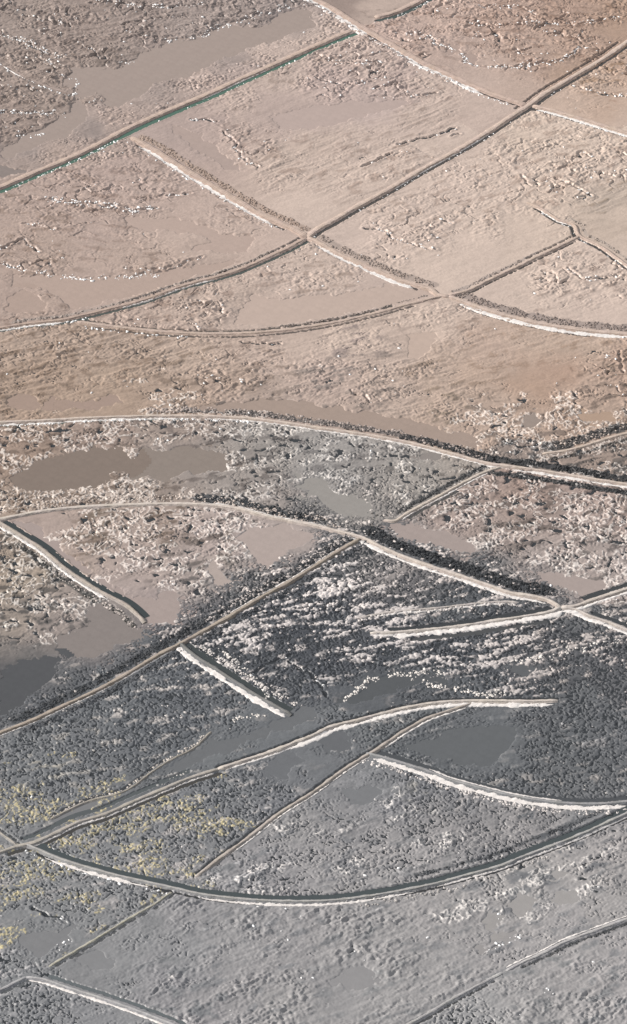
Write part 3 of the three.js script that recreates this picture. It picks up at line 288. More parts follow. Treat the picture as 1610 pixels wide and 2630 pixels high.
const sample = (arr, x, z) => {
  let u = (x - X0) / CELL, v = (z - FAR_Z) / CELL; u = Math.min(GWX - 1.001, Math.max(0, u)); v = Math.min(GWZ - 1.001, Math.max(0, v));
  const i = u | 0, j = v | 0, f = u - i, g = v - j, o = j * GWX + i;
  return (arr[o] * (1 - f) + arr[o + 1] * f) * (1 - g) + (arr[o + GWX] * (1 - f) + arr[o + GWX + 1] * f) * g;
};

// pools: signed distance, negative inside
const poolDist = new Float32Array(GN).fill(30), poolShapes = POOLS.map(p => points(p[0]));
const poolCells = poolShapes.map(() => []);
poolShapes.forEach((poly, k) => {
  const xs = poly.map(p => p[0]), zs = poly.map(p => p[1]), m = 16;
  const i0 = Math.max(0, Math.floor((Math.min(...xs) - m - X0) / CELL)), i1 = Math.min(GWX - 1, Math.ceil((Math.max(...xs) + m - X0) / CELL)), j0 = Math.max(0, Math.floor((Math.min(...zs) - m - FAR_Z) / CELL)), j1 = Math.min(GWZ - 1, Math.ceil((Math.max(...zs) + m - FAR_Z) / CELL));
  for (let j = j0; j <= j1; j++) for (let i = i0; i <= i1; i++) {
    const x = X0 + i * CELL, z = FAR_Z + j * CELL; let d = 1e9, inside = false;
    for (let a = 0, b = poly.length - 1; a < poly.length; b = a++) {
      const [ax, az] = poly[a], [bx, bz] = poly[b], ex = bx - ax, ez = bz - az, t = Math.min(1, Math.max(0, ((x - ax) * ex + (z - az) * ez) / (ex * ex + ez * ez)));
      d = Math.min(d, (x - ax - ex * t) ** 2 + (z - az - ez * t) ** 2);
      if (az > z !== bz > z && x < ax + (z - az) / (bz - az) * ex) inside = !inside;
    }
    d = Math.sqrt(d) * (inside ? -1 : 1); if (d < 12) poolCells[k].push([i, j]);
    if (d < poolDist[j * GWX + i]) poolDist[j * GWX + i] = d;
  }
});

// which field a spot belongs to: spread out from the points, the banks stop it
const fieldOf = new Int16Array(GN).fill(-1), spots = [];
FIELDS.forEach(([, text], f) => { for (const s of text.split(';')) { const [xy, style, c1, c2] = s.trim().split(/\s+/); const [x, z] = ground(...xy.split(',').map(Number)), kf = f >= 20 ? 1.17 : f >= 17 ? 1.15 : 1, kc = f >= 17 ? [1.005, 1, 0.985] : [1, 1, 1], a = albedo(c1).map((v, i) => v * kf * kc[i]); spots.push({ f, x, z, p: STYLE[style], c: a, d: c2 ? albedo(c2).map((v, i) => v * kf * kc[i]) : a.map(v => v * 0.93) }); if (!STYLE[style] || [...a].some(isNaN)) throw new Error(s); } });
{
  const wall = new Uint8Array(GN); lines.forEach((l, k) => { for (const p of l) { const r = 1.6; for (let a = -1; a < 2; a++) for (let b = -1; b < 2; b++) { const i = Math.round((p.x + a * r - X0) / CELL), j = Math.round((p.z + b * r - FAR_Z) / CELL); if (i >= 0 && j >= 0 && i < GWX && j < GWZ) wall[j * GWX + i] = 1; } } });
  const dist = new Float32Array(GN).fill(1e9); let front = [];
  for (const s of spots) { const i = Math.round((s.x - X0) / CELL), j = Math.round((s.z - FAR_Z) / CELL), o = j * GWX + i; if (i < 0 || j < 0 || i >= GWX || j >= GWZ || wall[o]) continue; fieldOf[o] = s.f; dist[o] = 0; front.push(o); }
  const spread = blocked => { while (front.length) { const next = []; for (const o of front) { const i = o % GWX; for (const [q, ok] of [[o - 1, i > 0], [o + 1, i < GWX - 1], [o - GWX, true], [o + GWX, true]]) if (ok && q >= 0 && q < GN && fieldOf[q] < 0 && !(blocked && wall[q])) { fieldOf[q] = fieldOf[o]; next.push(q); } } front = next; } };
  spread(true);
  for (let o = 0; o < GN; o++) if (fieldOf[o] >= 0) front.push(o);
  spread(false);
}
// relief and colour of every spot, blended between the points of its own field
const param = Array.from({ length: NP + 6 }, () => new Float32Array(GN));
{
  const per = FIELDS.map((_, f) => spots.filter(s => s.f === f));
  for (let j = 0; j < GWZ; j++) for (let i = 0; i < GWX; i++) {
    const o = j * GWX + i, x0 = X0 + i * CELL, z0 = FAR_Z + j * CELL;
    const x = x0 + 14 * fbm2(x0 / 34, z0 / 34) + 7 * gn(x0 / 11 + 50, z0 / 11), z = z0 + 14 * fbm2(x0 / 34 + 91, z0 / 34 - 40) + 7 * gn(x0 / 11 - 20, z0 / 11 + 70);
    let W = 0; const acc = new Float64Array(NP + 6), list = per[fieldOf[o]]; let near = 1e9; const ds = list.map(s => { const d = Math.hypot(x - s.x, (z - s.z) * 0.72); near = Math.min(near, d); return d; });
    list.forEach((s, q) => { const e = ds[q] - near; if (e > 60) return; const w = Math.exp(-e / 9); W += w; for (let k = 0; k < NP; k++) acc[k] += w * s.p[k]; for (let k = 0; k < 3; k++) { acc[NP + k] += w * s.c[k]; acc[NP + 3 + k] += w * s.d[k]; } });
    for (let k = 0; k < NP + 6; k++) param[k][o] = acc[k] / W;
  }
}

// ------------------------------------------------------------------ the mud: height and colour
const DX = 0.74, DZ = 1.05, NX = Math.ceil((X1 - X0) / DX) + 1, NZ = Math.ceil((NEAR_Z - FAR_Z) / DZ) + 1;
const ROWDIR = [Math.cos(0.30), Math.sin(0.30)];
const Pm = new Float64Array(NP + 6);
let outR = 0, outG = 0, outB = 0;
const RUNC = RUN.map(a => Math.cos(a * Math.PI / 180)), RUNS = RUN.map(a => Math.sin(a * Math.PI / 180));
const fieldAt = (x, z) => fieldOf[Math.min(GWZ - 1, Math.max(0, Math.round((z - FAR_Z) / CELL))) * GWX + Math.min(GWX - 1, Math.max(0, Math.round((x - X0) / CELL)))];
let runU = 0, runV = 0;
function rowsAt(x, z) {                                 // long furrows that wander
  const f = fieldAt(x, z), u = runU = x * RUNC[f] - z * RUNS[f], v = runV = x * RUNS[f] + z * RUNC[f], w = v + 7 * gn(u / 60, v / 40) + 2.6 * gn(u / 17, v / 17);
  return gn(u / 38 + 7, w / 6.4) + 0.55 * gn(u / 15 - 3, w / 3.1 + 11);
}
function mud(x, z) {
  for (let k = 0; k < NP + 6; k++) Pm[k] = sample(param[k], x, z);
  const [base, broad, lump, clod, fine, rows, scarp, rim, yellow, pocket] = Pm, paleF = Pm[14], crack = Pm[15];
  const bd = sample(bankDist, x, z), cd = sample(canalDist, x, z), pd = sample(poolDist, x, z);
  const wx = x + 2.4 * gn(x / 7 + 3, z / 7), wz = z + 2.4 * gn(x / 7 - 9, z / 7 + 31);
  const n1 = fbm2(wx / 7.6, wz / 8.4);
  const rw = rowsAt(x, z), u = runU, v = runV;
  const am = 0.32 + 1.15 * smooth(-0.30, 0.42, gn(u / 44 + 3, v / 21) + 0.55 * gn(u / 15, v / 8.5 + 40)), wr = gn(u / 10 + 17, (v + 2 * gn(u / 8, v / 8)) / 4.6);
  let h = base + broad * (fbm2(u / 46, v / 24) + 0.6);
  h += lump * am * ((0.55 - 1.5 * Math.abs(n1)) * 0.55 + 0.5 * (0.5 - 1.6 * Math.abs(wr)));
  const c = clods((u + wx - x) / 3.5, (v + wz - z) / 2.35), id = cellId, big = RB[id];
  h += clod * am * (c * (0.45 + 0.75 * big) - 0.3);
  const vary = 0.55 + 0.9 * (gn(x / 19 + 77, z / 15) + 0.5); h += (vary - 1) * clod * (c - 0.4) * 0.6;
  let pale = 0;
  if (paleF > 0.01) { const pk = RA[(id * 5 + 1) & 255] * 0.55 + 0.45 - 0.75 * rw - 0.35 * gn(x / 21 + 9, z / 14); pale = smooth(0.04, -0.04, pk - paleF * 1.25 - (rim > 0.4 ? 0.5 * (am - 0.9) : 0)) * smooth(0.12, 0.3, c); h += 0.30 * clod * pale; }
  if (crack > 0.015) { const cn = gn(wx / 4.6 + 91, wz / 5.4 - 3) + 0.55 * gn(wx / 2.1 - 7, wz / 2.5 + 55), cm = crack + 0.35 * gn(x / 17 - 3, z / 14 + 8); const w = 0.09 * Math.min(1, crack * 3) * (0.5 + 1.1 * RB[(id * 3) & 255]); h -= 0.85 * smooth(w + 0.05, w * 0.4, Math.abs(cn)) * smooth(0.05, 0.25, cm) * (1 - pale); }
  const f = gn(x / 1.75 + 5, z / 2.2) + 0.55 * gn(x / 1.0, z / 1.35 + 44);
  h += fine * f * 0.75 * (0.45 + 0.55 * am) + rows * rw * 0.85;
  const sc = fbm2(wx / 27 + 13, wz / 19 - 7) + 0.16 * n1;
  if (scarp > 0.02) { const sm = smooth(-0.12, 0.15, gn(x / 37 + 11, z / 37)); h += scarp * sm * (0.9 * smooth(-0.035, 0.015, sc) - 0.7 * smooth(0.015, 0.3, sc)) - Math.min(1, scarp * 1.4) * sm * 1.1 * smooth(0.05, 0.02, Math.abs(sc + 0.06)); }
  // rims: thin crooked ridges round hollows
  let r1 = 0, r2 = 0;
  const rn = gn(wx / 6.6 + 21, wz / 8.4 - 14) + 0.22 * gn(wx / 2.9, wz / 3.4 + 9), rn2 = gn(wx / 5.4 - 70, wz / 6.8 + 33) + 0.20 * gn(wx / 2.6 + 8, wz / 3.1);
  const keep = 0.5 + 0.7 * gn(x / 13 + 60, z / 13) + 0.75 * (am - 0.95);
  if (rim > 0.02) { const on = smooth(1 - rim - 0.05, 1 - rim + 0.3, keep); r1 = Math.max(smooth(0.13, 0.03, Math.abs(rn)), smooth(0.11, 0.025, Math.abs(rn2 - 0.16))) * on; h += 0.40 * r1 * (0.8 + 0.6 * f); h -= on * (0.75 * smooth(0.10, 0.05, Math.abs(rn - 0.25)) * smooth(0.0, 0.3, gn(x / 11, z / 9 + 31)) + 0.30 * smooth(0.09, 0.03, Math.abs(rn2 - 0.36))); }
  if (yellow > 0.05) { r2 = Math.max(smooth(0.08, 0.02, Math.abs(rn2)), 0.9 * smooth(0.07, 0.02, Math.abs(rn - 0.1))) * smooth(1.04 - yellow * 0.8, 1.3 - yellow * 0.8, keep + 0.55 * gn(x / 29 + 3, z / 17) + 0.3); h += 0.22 * r2; }
  if (pocket > 0.01) { const pn = fbm2(wx / 8.5 - 33, wz / 7 + 71); h -= 1.0 * smooth(0.55 - pocket, 0.72 - pocket, pn) * Math.min(1, pocket * 6); }
  const ld = sample(scarpDist, x, z) + 0.8 * gn(x / 2.2, z / 2.4); if (ld < 4) { h += 0.45 * smooth(4, 1.2, ld); h -= 1.5 * smooth(0.9, -0.1, ld); }
  // pools
  let shore = 0;
  if (pd < 16) { const e = pd + 6 * gn(x / 14 - 5, z / 16) + 3.8 * gn(x / 5.5, z / 6 + 77) + 1.8 * gn(x / 2.4, z / 2.8); const flat = smooth(11, 1, e); h = mix(h, 0.13 + 0.55 * (h - 0.38), 0.8 * flat); const t = smooth(2.4, -2.6, e); h -= 0.85 * t * (1 + 0.3 * flat); if (e < -4) h = Math.min(h, -0.3); shore = smooth(2.2, 0.6, e) * (1 - t); h += 0.08 * shore * smooth(-0.4, 0.3, gn(x / 9, z / 9 + 5)); }
  // banks and ditches
  const calm = smooth(0.3, 5, bd); if (calm < 1) h = mix(0.22 + 0.25 * (h - base), h, 0.35 + 0.65 * calm);
  const ce = cd + 0.8 * gn(x / 3.1, z / 3.1) + 0.5 * gn(x / 1.3 + 9, z / 1.5);
  if (ce < 2.5) { const t = smooth(1.0, -0.5, ce); h = mix(h, -0.8, t); h += 0.2 * smooth(2.4, 1.2, ce) * (1 - t); }
  // colour: the two muds of the place, in patches, with grain
  const share = Pm[13], pn = 0.9 * rw * Math.min(1, 0.35 + rows * 1.6) + 0.8 * fbm2(x / 15 + 40, z / 13) + 0.5 * n1 + 0.25 * f;
  let q = smooth(0.30 - share * 0.75, 0.62 - share * 0.75, pn - 0.12);
  if (rim > 0.3) q = Math.min(1, Math.max(0, q + 0.8 * gn(u / 33 + 60, v / 19 - 4)));
  const grain = 1 + 0.10 * f + 0.10 * (RA[id] - 0.5) + 0.07 * gn(x / 47, z / 47);
  outR = mix(Pm[16], Pm[19], q) * grain; outG = mix(Pm[17], Pm[20], q) * grain; outB = mix(Pm[18], Pm[21], q) * grain;
  if (pale > 0) { const L = Math.max(Pm[16], Pm[19]) * 1.26 + 0.03, M = Math.max(Pm[17], Pm[20]) * 1.26 + 0.03, N = Math.max(Pm[18], Pm[21]) * 1.26 + 0.03; outR = mix(outR, L, pale); outG = mix(outG, M, pale); outB = mix(outB, N, pale); }
  const sd = sample(scrubDist, x, z) + 1.2 * gn(x / 3, z / 3) + 0.6 * f;
  if (sd < 0.6) { const t = smooth(0.6, -0.3, sd) * 0.9, o = Math.round((z - FAR_Z) / CELL) * GWX + Math.round((x - X0) / CELL), w = scrubCol[o]; if (w) { outR = mix(outR, w[0] * 1.1 * grain, t); outG = mix(outG, w[1] * 1.1 * grain, t); outB = mix(outB, w[2] * 1.1 * grain, t); } }
  const s = Math.max(smooth(0.6, 0.95, r1), 0.6 * smooth(0.45, 0.8, shore) * smooth(0.1, 0.4, rim) * smooth(-0.1, 0.2, keep - 0.4)) * smooth(-0.55, 0.1, f + keep * 0.5);
  if (s > 0) { outR = mix(outR, outR * 0.8 + 0.40, s); outG = mix(outG, outG * 0.8 + 0.375, s); outB = mix(outB, outB * 0.8 + 0.35, s); }
  const y = 0.95 * smooth(0.35, 0.8, r2) * smooth(-0.5, 0.1, f + 0.1);
  if (y > 0) { outR = mix(outR, 0.52, y); outG = mix(outG, 0.45, y); outB = mix(outB, 0.26, y); }
  return h;
}

const heights = new Float32Array(NX * NZ).fill(-0.9), colours = new Float32Array(NX * NZ * 3), kept = new Uint8Array(NX * NZ);
for (let j = 0; j < NZ; j++) {
  const z = FAR_Z + j * DZ, w = halfWidth(z);
  for (let i = 0; i < NX; i++) {
    const x = X0 + i * DX; if (Math.abs(x) > w) continue;
    const o = j * NX + i; kept[o] = 1; heights[o] = mud(x, z);
    colours[o * 3] = outR; colours[o * 3 + 1] = outG; colours[o * 3 + 2] = outB;
  }
}
function heightAt(x, z) {
  const u = Math.min(NX - 1.001, Math.max(0, (x - X0) / DX)), v = Math.min(NZ - 1.001, Math.max(0, (z - FAR_Z) / DZ)), i = u | 0, j = v | 0, f = u - i, g = v - j, o = j * NX + i;
  return (heights[o] * (1 - f) + heights[o + 1] * f) * (1 - g) + (heights[o + NX] * (1 - f) + heights[o + NX + 1] * f) * g;
}

// ------------------------------------------------------------------ materials
const std = (o) => new THREE.MeshStandardMaterial({ metalness: 0, ...o });
const fieldMat = std({ vertexColors: true, roughness: 0.48 });
function speckle(seed, n, lo, hi) {
  const d = new Uint8Array(n * n * 4), r = mulberry(seed); const g = new Float32Array(n * n);
  const wrap = (x, y, f) => { let a = 0, amp = 1; for (let o = 0; o < 4; o++) { const s = f << o; const X = x / n * s, Y = y / n * s, i = Math.floor(X), j = Math.floor(Y), fx = smooth(0, 1, X - i), fy = smooth(0, 1, Y - j), v = (p, q) => RA[hash((p % s) + seed, q % s)]; a += amp * mix(mix(v(i, j), v(i + 1, j), fx), mix(v(i, j + 1), v(i + 1, j + 1), fx), fy); amp *= 0.6; } return a / 2.176; };
  for (let y = 0; y < n; y++) for (let x = 0; x < n; x++) g[y * n + x] = wrap(x, y, 8);
  for (let k = 0; k < n * n; k++) { const v = Math.round(255 * mix(lo, hi, Math.min(1, Math.max(0, g[k] + 0.12 * (r() - 0.5))))); d[k * 4] = d[k * 4 + 1] = d[k * 4 + 2] = v; d[k * 4 + 3] = 255; }
  const t = new THREE.DataTexture(d, n, n); t.wrapS = t.wrapT = THREE.RepeatWrapping; t.magFilter = THREE.LinearFilter; t.minFilter = THREE.LinearMipmapLinearFilter; t.generateMipmaps = true; t.needsUpdate = true; return t;
}
const earthTex = speckle(5, 256, 0.72, 1.18 / 1.18); earthTex.colorSpace = THREE.NoColorSpace;
const rippleTex = speckle(9, 256, 0, 1);
const bankMat = {}, bankMaterial = h => bankMat[h] ||= std({ color: new THREE.Color().setRGB(...albedo(h).map(v => v * 1.22)), map: earthTex, vertexColors: true, bumpMap: earthTex, bumpScale: 0.3, roughness: 0.85 });
const siltTex = speckle(21, 256, 0.86, 1.04 / 1.04);
const waterMaterial = (h, k = 1) => std({ color: new THREE.Color().setRGB(...albedo(h).map((v, i) => k * v * [1.08, 1.07, 1.05][i])), map: siltTex, roughness: 0.2, bumpMap: rippleTex, bumpScale: 0.05 });
const sunlitEdgeMat = std({ color: new THREE.Color().setRGB(0.86, 0.81, 0.77), roughness: 0.55, map: earthTex, bumpMap: earthTex, bumpScale: 0.2 });  // white of sun glints and sunlit bank faces, held as base colour

// ------------------------------------------------------------------ helpers for things
const used = {};
function numbered(n) { used[n] = (used[n] ?? -1) + 1; return used[n] ? n + '_' + String(used[n]).padStart(3, '0') : n; }
function thing(name, label, category, group) { const o = new THREE.Group(); o.name = numbered(name); o.userData = { label, category }; if (group) o.userData.group = group; scene.add(o); return o; }
function put(name, geo, mat, parent = scene, data) { const m = new THREE.Mesh(geo, mat); m.name = parent === scene ? numbered(name) : name; m.castShadow = m.receiveShadow = true; if (data) m.userData = data; parent.add(m); return m; }
function sheet(pos, idx, uv) { const g = new THREE.BufferGeometry(); g.setAttribute('position', new THREE.Float32BufferAttribute(pos, 3)); if (uv) g.setAttribute('uv', new THREE.Float32BufferAttribute(uv, 2)); g.setIndex(idx); g.computeVertexNormals(); return g; }

// ------------------------------------------------------------------ sky
{
  const w = 256, h = 128, d = new Float32Array(w * h * 4);
  for (let j = 0; j < h; j++) for (let i = 0; i < w; i++) {
    const el = ((j + 0.5) / h - 0.5) * Math.PI, k = smooth(0, 1.2, Math.max(0, el)), a = i / w * Math.PI * 2;
    const c = smooth(-0.1, 0.5, fbm3(Math.cos(a) * 2.2 + 4, Math.sin(a) * 2.2 + el * 5)) * 0.10;
    const o = (j * w + i) * 4;
    d[o] = mix(0.82, 0.41, k) + c; d[o + 1] = mix(0.80, 0.45, k) + c; d[o + 2] = mix(0.80, 0.51, k) + c; d[o + 3] = 1;
  }
  const t = new THREE.DataTexture(d, w, h, THREE.RGBAFormat, THREE.FloatType); t.mapping = THREE.EquirectangularReflectionMapping; t.magFilter = THREE.LinearFilter; t.needsUpdate = true;
  scene.background = t; scene.environment = t; scene.backgroundIntensity = scene.environmentIntensity = 0.58;
}

// ------------------------------------------------------------------ ground, water, fields
const base = put('ground', new THREE.PlaneGeometry(16000, 16000).rotateX(-Math.PI / 2), std({ color: new THREE.Color().setRGB(0.25, 0.21, 0.18), roughness: 0.9 }), scene, { kind: 'structure', label: 'flat wet mud spreading beyond and beneath all the fields', category: 'ground' });
base.position.y = -2.2;
{
  const g = new THREE.PlaneGeometry(1, 1).rotateX(-Math.PI / 2); const cx = (X1 - X0), cz = NEAR_Z - FAR_Z;
  const uv = g.attributes.uv; for (let i = 0; i < 4; i++) uv.setXY(i, uv.getX(i) * cx / 24, uv.getY(i) * cz / 24);
  const m = put('water', g, waterMaterial('30353a'), scene, { kind: 'structure', label: 'dark slate water standing in the low spots of all the fields', category: 'water' });
  m.scale.set(cx, 1, cz); m.position.set(0, 0, (NEAR_Z + FAR_Z) / 2);
}
poolShapes.forEach((poly, k) => {                      // a sheet of water somewhat wider than the pool: the mud's own edge decides where it ends
  const pos = [], uv = [], idx = []; let run = null; const cells = poolCells[k];
  cells.forEach(([i, j], n) => { const next = cells[n + 1]; run ??= i; if (next && next[1] === j && next[0] === i + 1) return;
    const x0 = X0 + (run - 0.5) * CELL, x1 = X0 + (i + 0.5) * CELL, z0 = FAR_Z + (j - 0.5) * CELL, z1 = z0 + CELL, a = pos.length / 3;
    for (const [x, z] of [[x0, z0], [x1, z0], [x0, z1], [x1, z1]]) { pos.push(x, 0, z); uv.push(x / 24, z / 24); } idx.push(a, a + 2, a + 1, a + 1, a + 2, a + 3); run = null; });
  const g = sheet(pos, idx, uv);
  const m = put('pool', g, waterMaterial(POOLS[k][1], 1.0 + 0.24 * smooth(1780, 2250, +POOLS[k][0].split(/[ ,]/)[1])), scene, { kind: 'structure', label: POOLS[k][2], category: 'pool' });
  m.position.y = 0.012 + 0.005 * (k % 6);
});
FIELDS.forEach(([label], f) => {
  const map = new Int32Array(NX * NZ).fill(-1), idx = []; let n = 0; const order = [];
  const at = o => { if (map[o] < 0) { map[o] = n++; order.push(o); } return map[o]; };
  for (let j = 0; j < NZ - 1; j++) for (let i = 0; i < NX - 1; i++) {
    const o = j * NX + i; if (!(kept[o] && kept[o + 1] && kept[o + NX] && kept[o + NX + 1])) continue;
    const gi = Math.min(GWX - 1, Math.round((i + 0.5) * DX / CELL)), gj = Math.min(GWZ - 1, Math.round((j + 0.5) * DZ / CELL));
    if (fieldOf[gj * GWX + gi] !== f) continue;
    if (heights[o] < -0.3 && heights[o + 1] < -0.3 && heights[o + NX] < -0.3 && heights[o + NX + 1] < -0.3) continue;   // well under water
    const a = at(o), b = at(o + 1), c = at(o + NX), d = at(o + NX + 1);
    if ((i + j) & 1) idx.push(a, c, b, b, c, d); else idx.push(a, c, d, a, d, b);
  }
  const pos = new Float32Array(n * 3), nor = new Float32Array(n * 3), col = new Float32Array(n * 3);
  order.forEach((o, k) => {
    const i = o % NX, j = (o / NX) | 0; pos[k * 3] = X0 + i * DX; pos[k * 3 + 1] = heights[o]; pos[k * 3 + 2] = FAR_Z + j * DZ;
    const l = i && kept[o - 1] ? o - 1 : o, r = i < NX - 1 && kept[o + 1] ? o + 1 : o, u = j && kept[o - NX] ? o - NX : o, d = j < NZ - 1 && kept[o + NX] ? o + NX : o;
    const sx = -(heights[r] - heights[l]) / ((r - l || 1) * DX), sz = -(heights[d] - heights[u]) / (((d - u) / NX || 1) * DZ), q = 1 / Math.hypot(sx, 1, sz);
    nor[k * 3] = sx * q; nor[k * 3 + 1] = q; nor[k * 3 + 2] = sz * q;
    col[k * 3] = colours[o * 3]; col[k * 3 + 1] = colours[o * 3 + 1]; col[k * 3 + 2] = colours[o * 3 + 2];
  });
  const g = new THREE.BufferGeometry();
  g.setAttribute('position', new THREE.BufferAttribute(pos, 3)); g.setAttribute('normal', new THREE.BufferAttribute(nor, 3)); g.setAttribute('color', new THREE.BufferAttribute(col, 3)); g.setIndex(new THREE.BufferAttribute(new Uint32Array(idx), 1));
  put('field', g, fieldMat, scene, { kind: 'structure', label, category: 'field' });
});

// ------------------------------------------------------------------ banks
const canalBank = new Map();
function ribbon(line, rows, y, uvScale = 8) {           // rows: functions (p, i) -> offset; y: (p, row, offset) -> height
  const pos = [], uv = [], idx = [], n = rows.length;
  line.forEach((p, i) => { rows.forEach((row, k) => { const o = row(p, i), x = p.x + p.nx * o, z = p.z + p.nz * o; pos.push(x, y(p, k, o, x, z), z); uv.push(p.s / uvScale, o / uvScale); });
    if (i) for (let k = 0; k < n - 1; k++) { const a = (i - 1) * n + k, b = a + 1, c = a + n, d = c + 1; idx.push(a, b, c, b, d, c); } });
  return sheet(pos, idx, uv);
}
function streaked(g, n, tone, seed, amp) { const p = g.attributes.position, c = new Float32Array(p.count * 3); for (let i = 0; i < p.count; i++) { const x = p.getX(i), z = p.getZ(i), v = tone[i % n] * (1 + amp * (gn(x / 5 + seed, z / 5) + 0.7 * gn(x / 1.7, z / 1.7 + seed))); c[i * 3] = v; c[i * 3 + 1] = v * (1 - 0.02 * gn(x / 9, z / 9)); c[i * 3 + 2] = v * (1 - 0.05 * gn(x / 9 + 4, z / 9)); } g.setAttribute('color', new THREE.BufferAttribute(c, 3)); return g; }
function facingUp(g) { g.computeVertexNormals(); const nn = g.attributes.normal; let s = 0; for (let i = 0; i < nn.count; i++) s += nn.getY(i); if (s < 0) { const ix = g.index.array; for (let i = 0; i < ix.length; i += 3) [ix[i], ix[i + 1]] = [ix[i + 1], ix[i]]; g.computeVertexNormals(); } return g; }
const scrubSpots = [], clodSpots = [], glintSpots = [];
BANKS.forEach(([label, , half0, H0, slope, top, extras], k) => {
  const half = half0 * (half0 < 2.45 ? 0.58 : 0.78), H = H0 * 0.8;
  const line = lines[k], L = line[line.length - 1].s, seed = k * 13.7;
  const taper = p => smooth(-1, 4, p.s) * smooth(-1, 4, L - p.s) * 0.6 + 0.4;
  const nz = (p, q, f = 1) => gn(p.s / 6 * f + seed, q) + 0.6 * gn(p.s / 2.3 * f - seed, q + 9);
  const prof = o => { const a = Math.abs(o) - half; return a < 0 ? H : a > 2.8 ? -0.7 : mix(H, -0.7, smooth(-0.5, 2.8, a)); };
  const t = thing('earth_bank', label, 'earth bank', 'earth banks between the fields');
  const offs = [-half - 3.0, -half - 2.1, -half - 1.4, -half - 0.6, -half + 0.1, half - 0.1, half + 0.6, half + 1.4, half + 2.1, half + 3.0];
  const slump = p => 1 + 0.38 * gn(p.s / 21 + seed * 3, 5) + 0.2 * gn(p.s / 7, seed);
  const outer = offs.map((o, q) => p => o * slump(p) * (0.72 + 0.28 * taper(p)) + (q === 0 || q === 9 ? 0 : 0.75 * nz(p, q * 3.3)));
  put('bank', streaked(facingUp(ribbon(line, outer, (p, q, o) => { const e = q === 0 || q === 9 ? -0.9 : prof(offs[q]) * (q === 4 || q === 5 ? 0.93 : 1); return e * (e > 0 ? taper(p) : 1) + (e > 0 ? 0.26 * nz(p, q * 1.7 + 40, 1.6) : 0); })), 10, [0.9, 0.95, 0.92, 1.02, 1.1, 1.08, 0.98, 0.9, 0.95, 0.9], seed, 0.30), bankMaterial(slope), t);
  const w = half * 0.92, tr = [-w, -w * 0.62, -w * 0.42, -w * 0.1, w * 0.2, w * 0.45, w * 0.66, w], rut = [-0.1, 0.1, -0.06, 0.14, 0.12, -0.06, 0.1, -0.1];
  put('track', streaked(facingUp(ribbon(line, tr.map((o, q) => p => o * slump(p) * (0.6 + 0.4 * taper(p)) + (q === 0 || q === 7 ? 0.35 * nz(p, q + 70) : 0.12 * nz(p, 90))), (p, q) => (H + 0.16 + rut[q]) * taper(p) + 0.10 * nz(p, q * 2 + 100))), 8, [0.92, 1.12, 0.86, 1.06, 1.08, 0.84, 1.12, 0.92], seed, 0.26), bankMaterial(top), t);
  for (const e of extras) {
    const sg = e[1] === 'F' ? 1 : -1, part = line.filter(p => p.t >= e[4] - 1e-9 && p.t <= e[5] + 1e-9);
    if (e[0] === 'salt') {  // white strip painting the sunlit face and glint along the bank
      const mid = Math.min(e[2], half + e[3] * 0.5 + 1.0);
      const wide = p => Math.max(0, e[3] * 0.5 * (0.8 + 0.8 * gn(p.s / 15 + seed + e[2], 3) + 0.45 * gn(p.s / 4.5 - seed, e[2]) + 0.2 * gn(p.s / 1.7, seed + e[2])) * smooth(0, 0.05, p.t - e[4]) * smooth(0, 0.05, e[5] - p.t) * (e[3] > 3.7 ? 1.6 : 1.3));
      const R = [-1, -0.62, -0.22, 0.2, 0.6, 1], hh = [-0.45, 0.24, 0.34, 0.4, 0.3, -0.5];
      put('painted_sunlit_edge', facingUp(ribbon(part, R.map((r, q) => p => sg * mid + r * (wide(p) + 0.02) + (0.35 * gn(p.s / 4 + q * 5, seed) + 0.9 * gn(p.s / 1.9 + q * 9, seed + 3)) * (wide(p) > 0.3 ? 1 : 0.2)), (p, q, o, x, z) => { const wv = wide(p); return Math.max(prof(o) * taper(p), Math.min(0.5, heightAt(x, z)), -0.05) + (wv < 0.25 ? -0.75 : hh[q] * (0.7 + 0.12 * wv) + 0.34 * nz(p, q * 6 + 3, 2.6)); })), sunlitEdgeMat, t);
    }
    if (e[0] === 'scrub' || e[0] === 'clod' || e[0] === 'glint') {
      const dens = +(e[7] ?? e[6]), c = e[0] === 'glint' ? null : albedo(e[6]), len = L * (e[5] - e[4]), n = Math.round(len * e[3] * dens * (e[0] === 'glint' ? 1.6 : e[0] === 'scrub' ? 3.6 : 2.4));
      for (let i = 0; i < n; i++) {
        const p = part[Math.floor(rnd() * part.length)], o = sg * (e[2] + (rnd() - 0.5) * e[3] * (0.7 + 0.9 * Math.abs(gn(p.s / 11, seed + 5)))), j = (rnd() - 0.5) * 1.6, x = p.x + p.nx * o - p.nz * j, z = p.z + p.nz * o + p.nx * j;
        if (gn(x / 9 + 30, z / 9) < -0.28) continue;
        (e[0] === 'scrub' ? scrubSpots : e[0] === 'clod' ? clodSpots : glintSpots).push([x, z, rnd(), c, e[0] === 'glint' ? 0.02 : 0]);
      }
    }
  }
});
SCARPS.forEach(([, w, d], k) => { const l = scarpLines[k], n = Math.round(l[l.length - 1].s * w * d * 1.5); for (let i = 0; i < n; i++) { const p = l[Math.floor(rnd() * l.length)], o = 5 * gn(p.s / 9, k * 7) + (rnd() + rnd() - 1) * w * 0.7; if (gn(p.s / 12, k + 90) < -0.2) continue; (SCARPS[k][3] ? clodSpots : glintSpots).push([p.x + p.nx * o, p.z + p.nz * o + rnd(), rnd(), SCARPS[k][3] ? [0.66, 0.62, 0.58] : null, 0]); } });
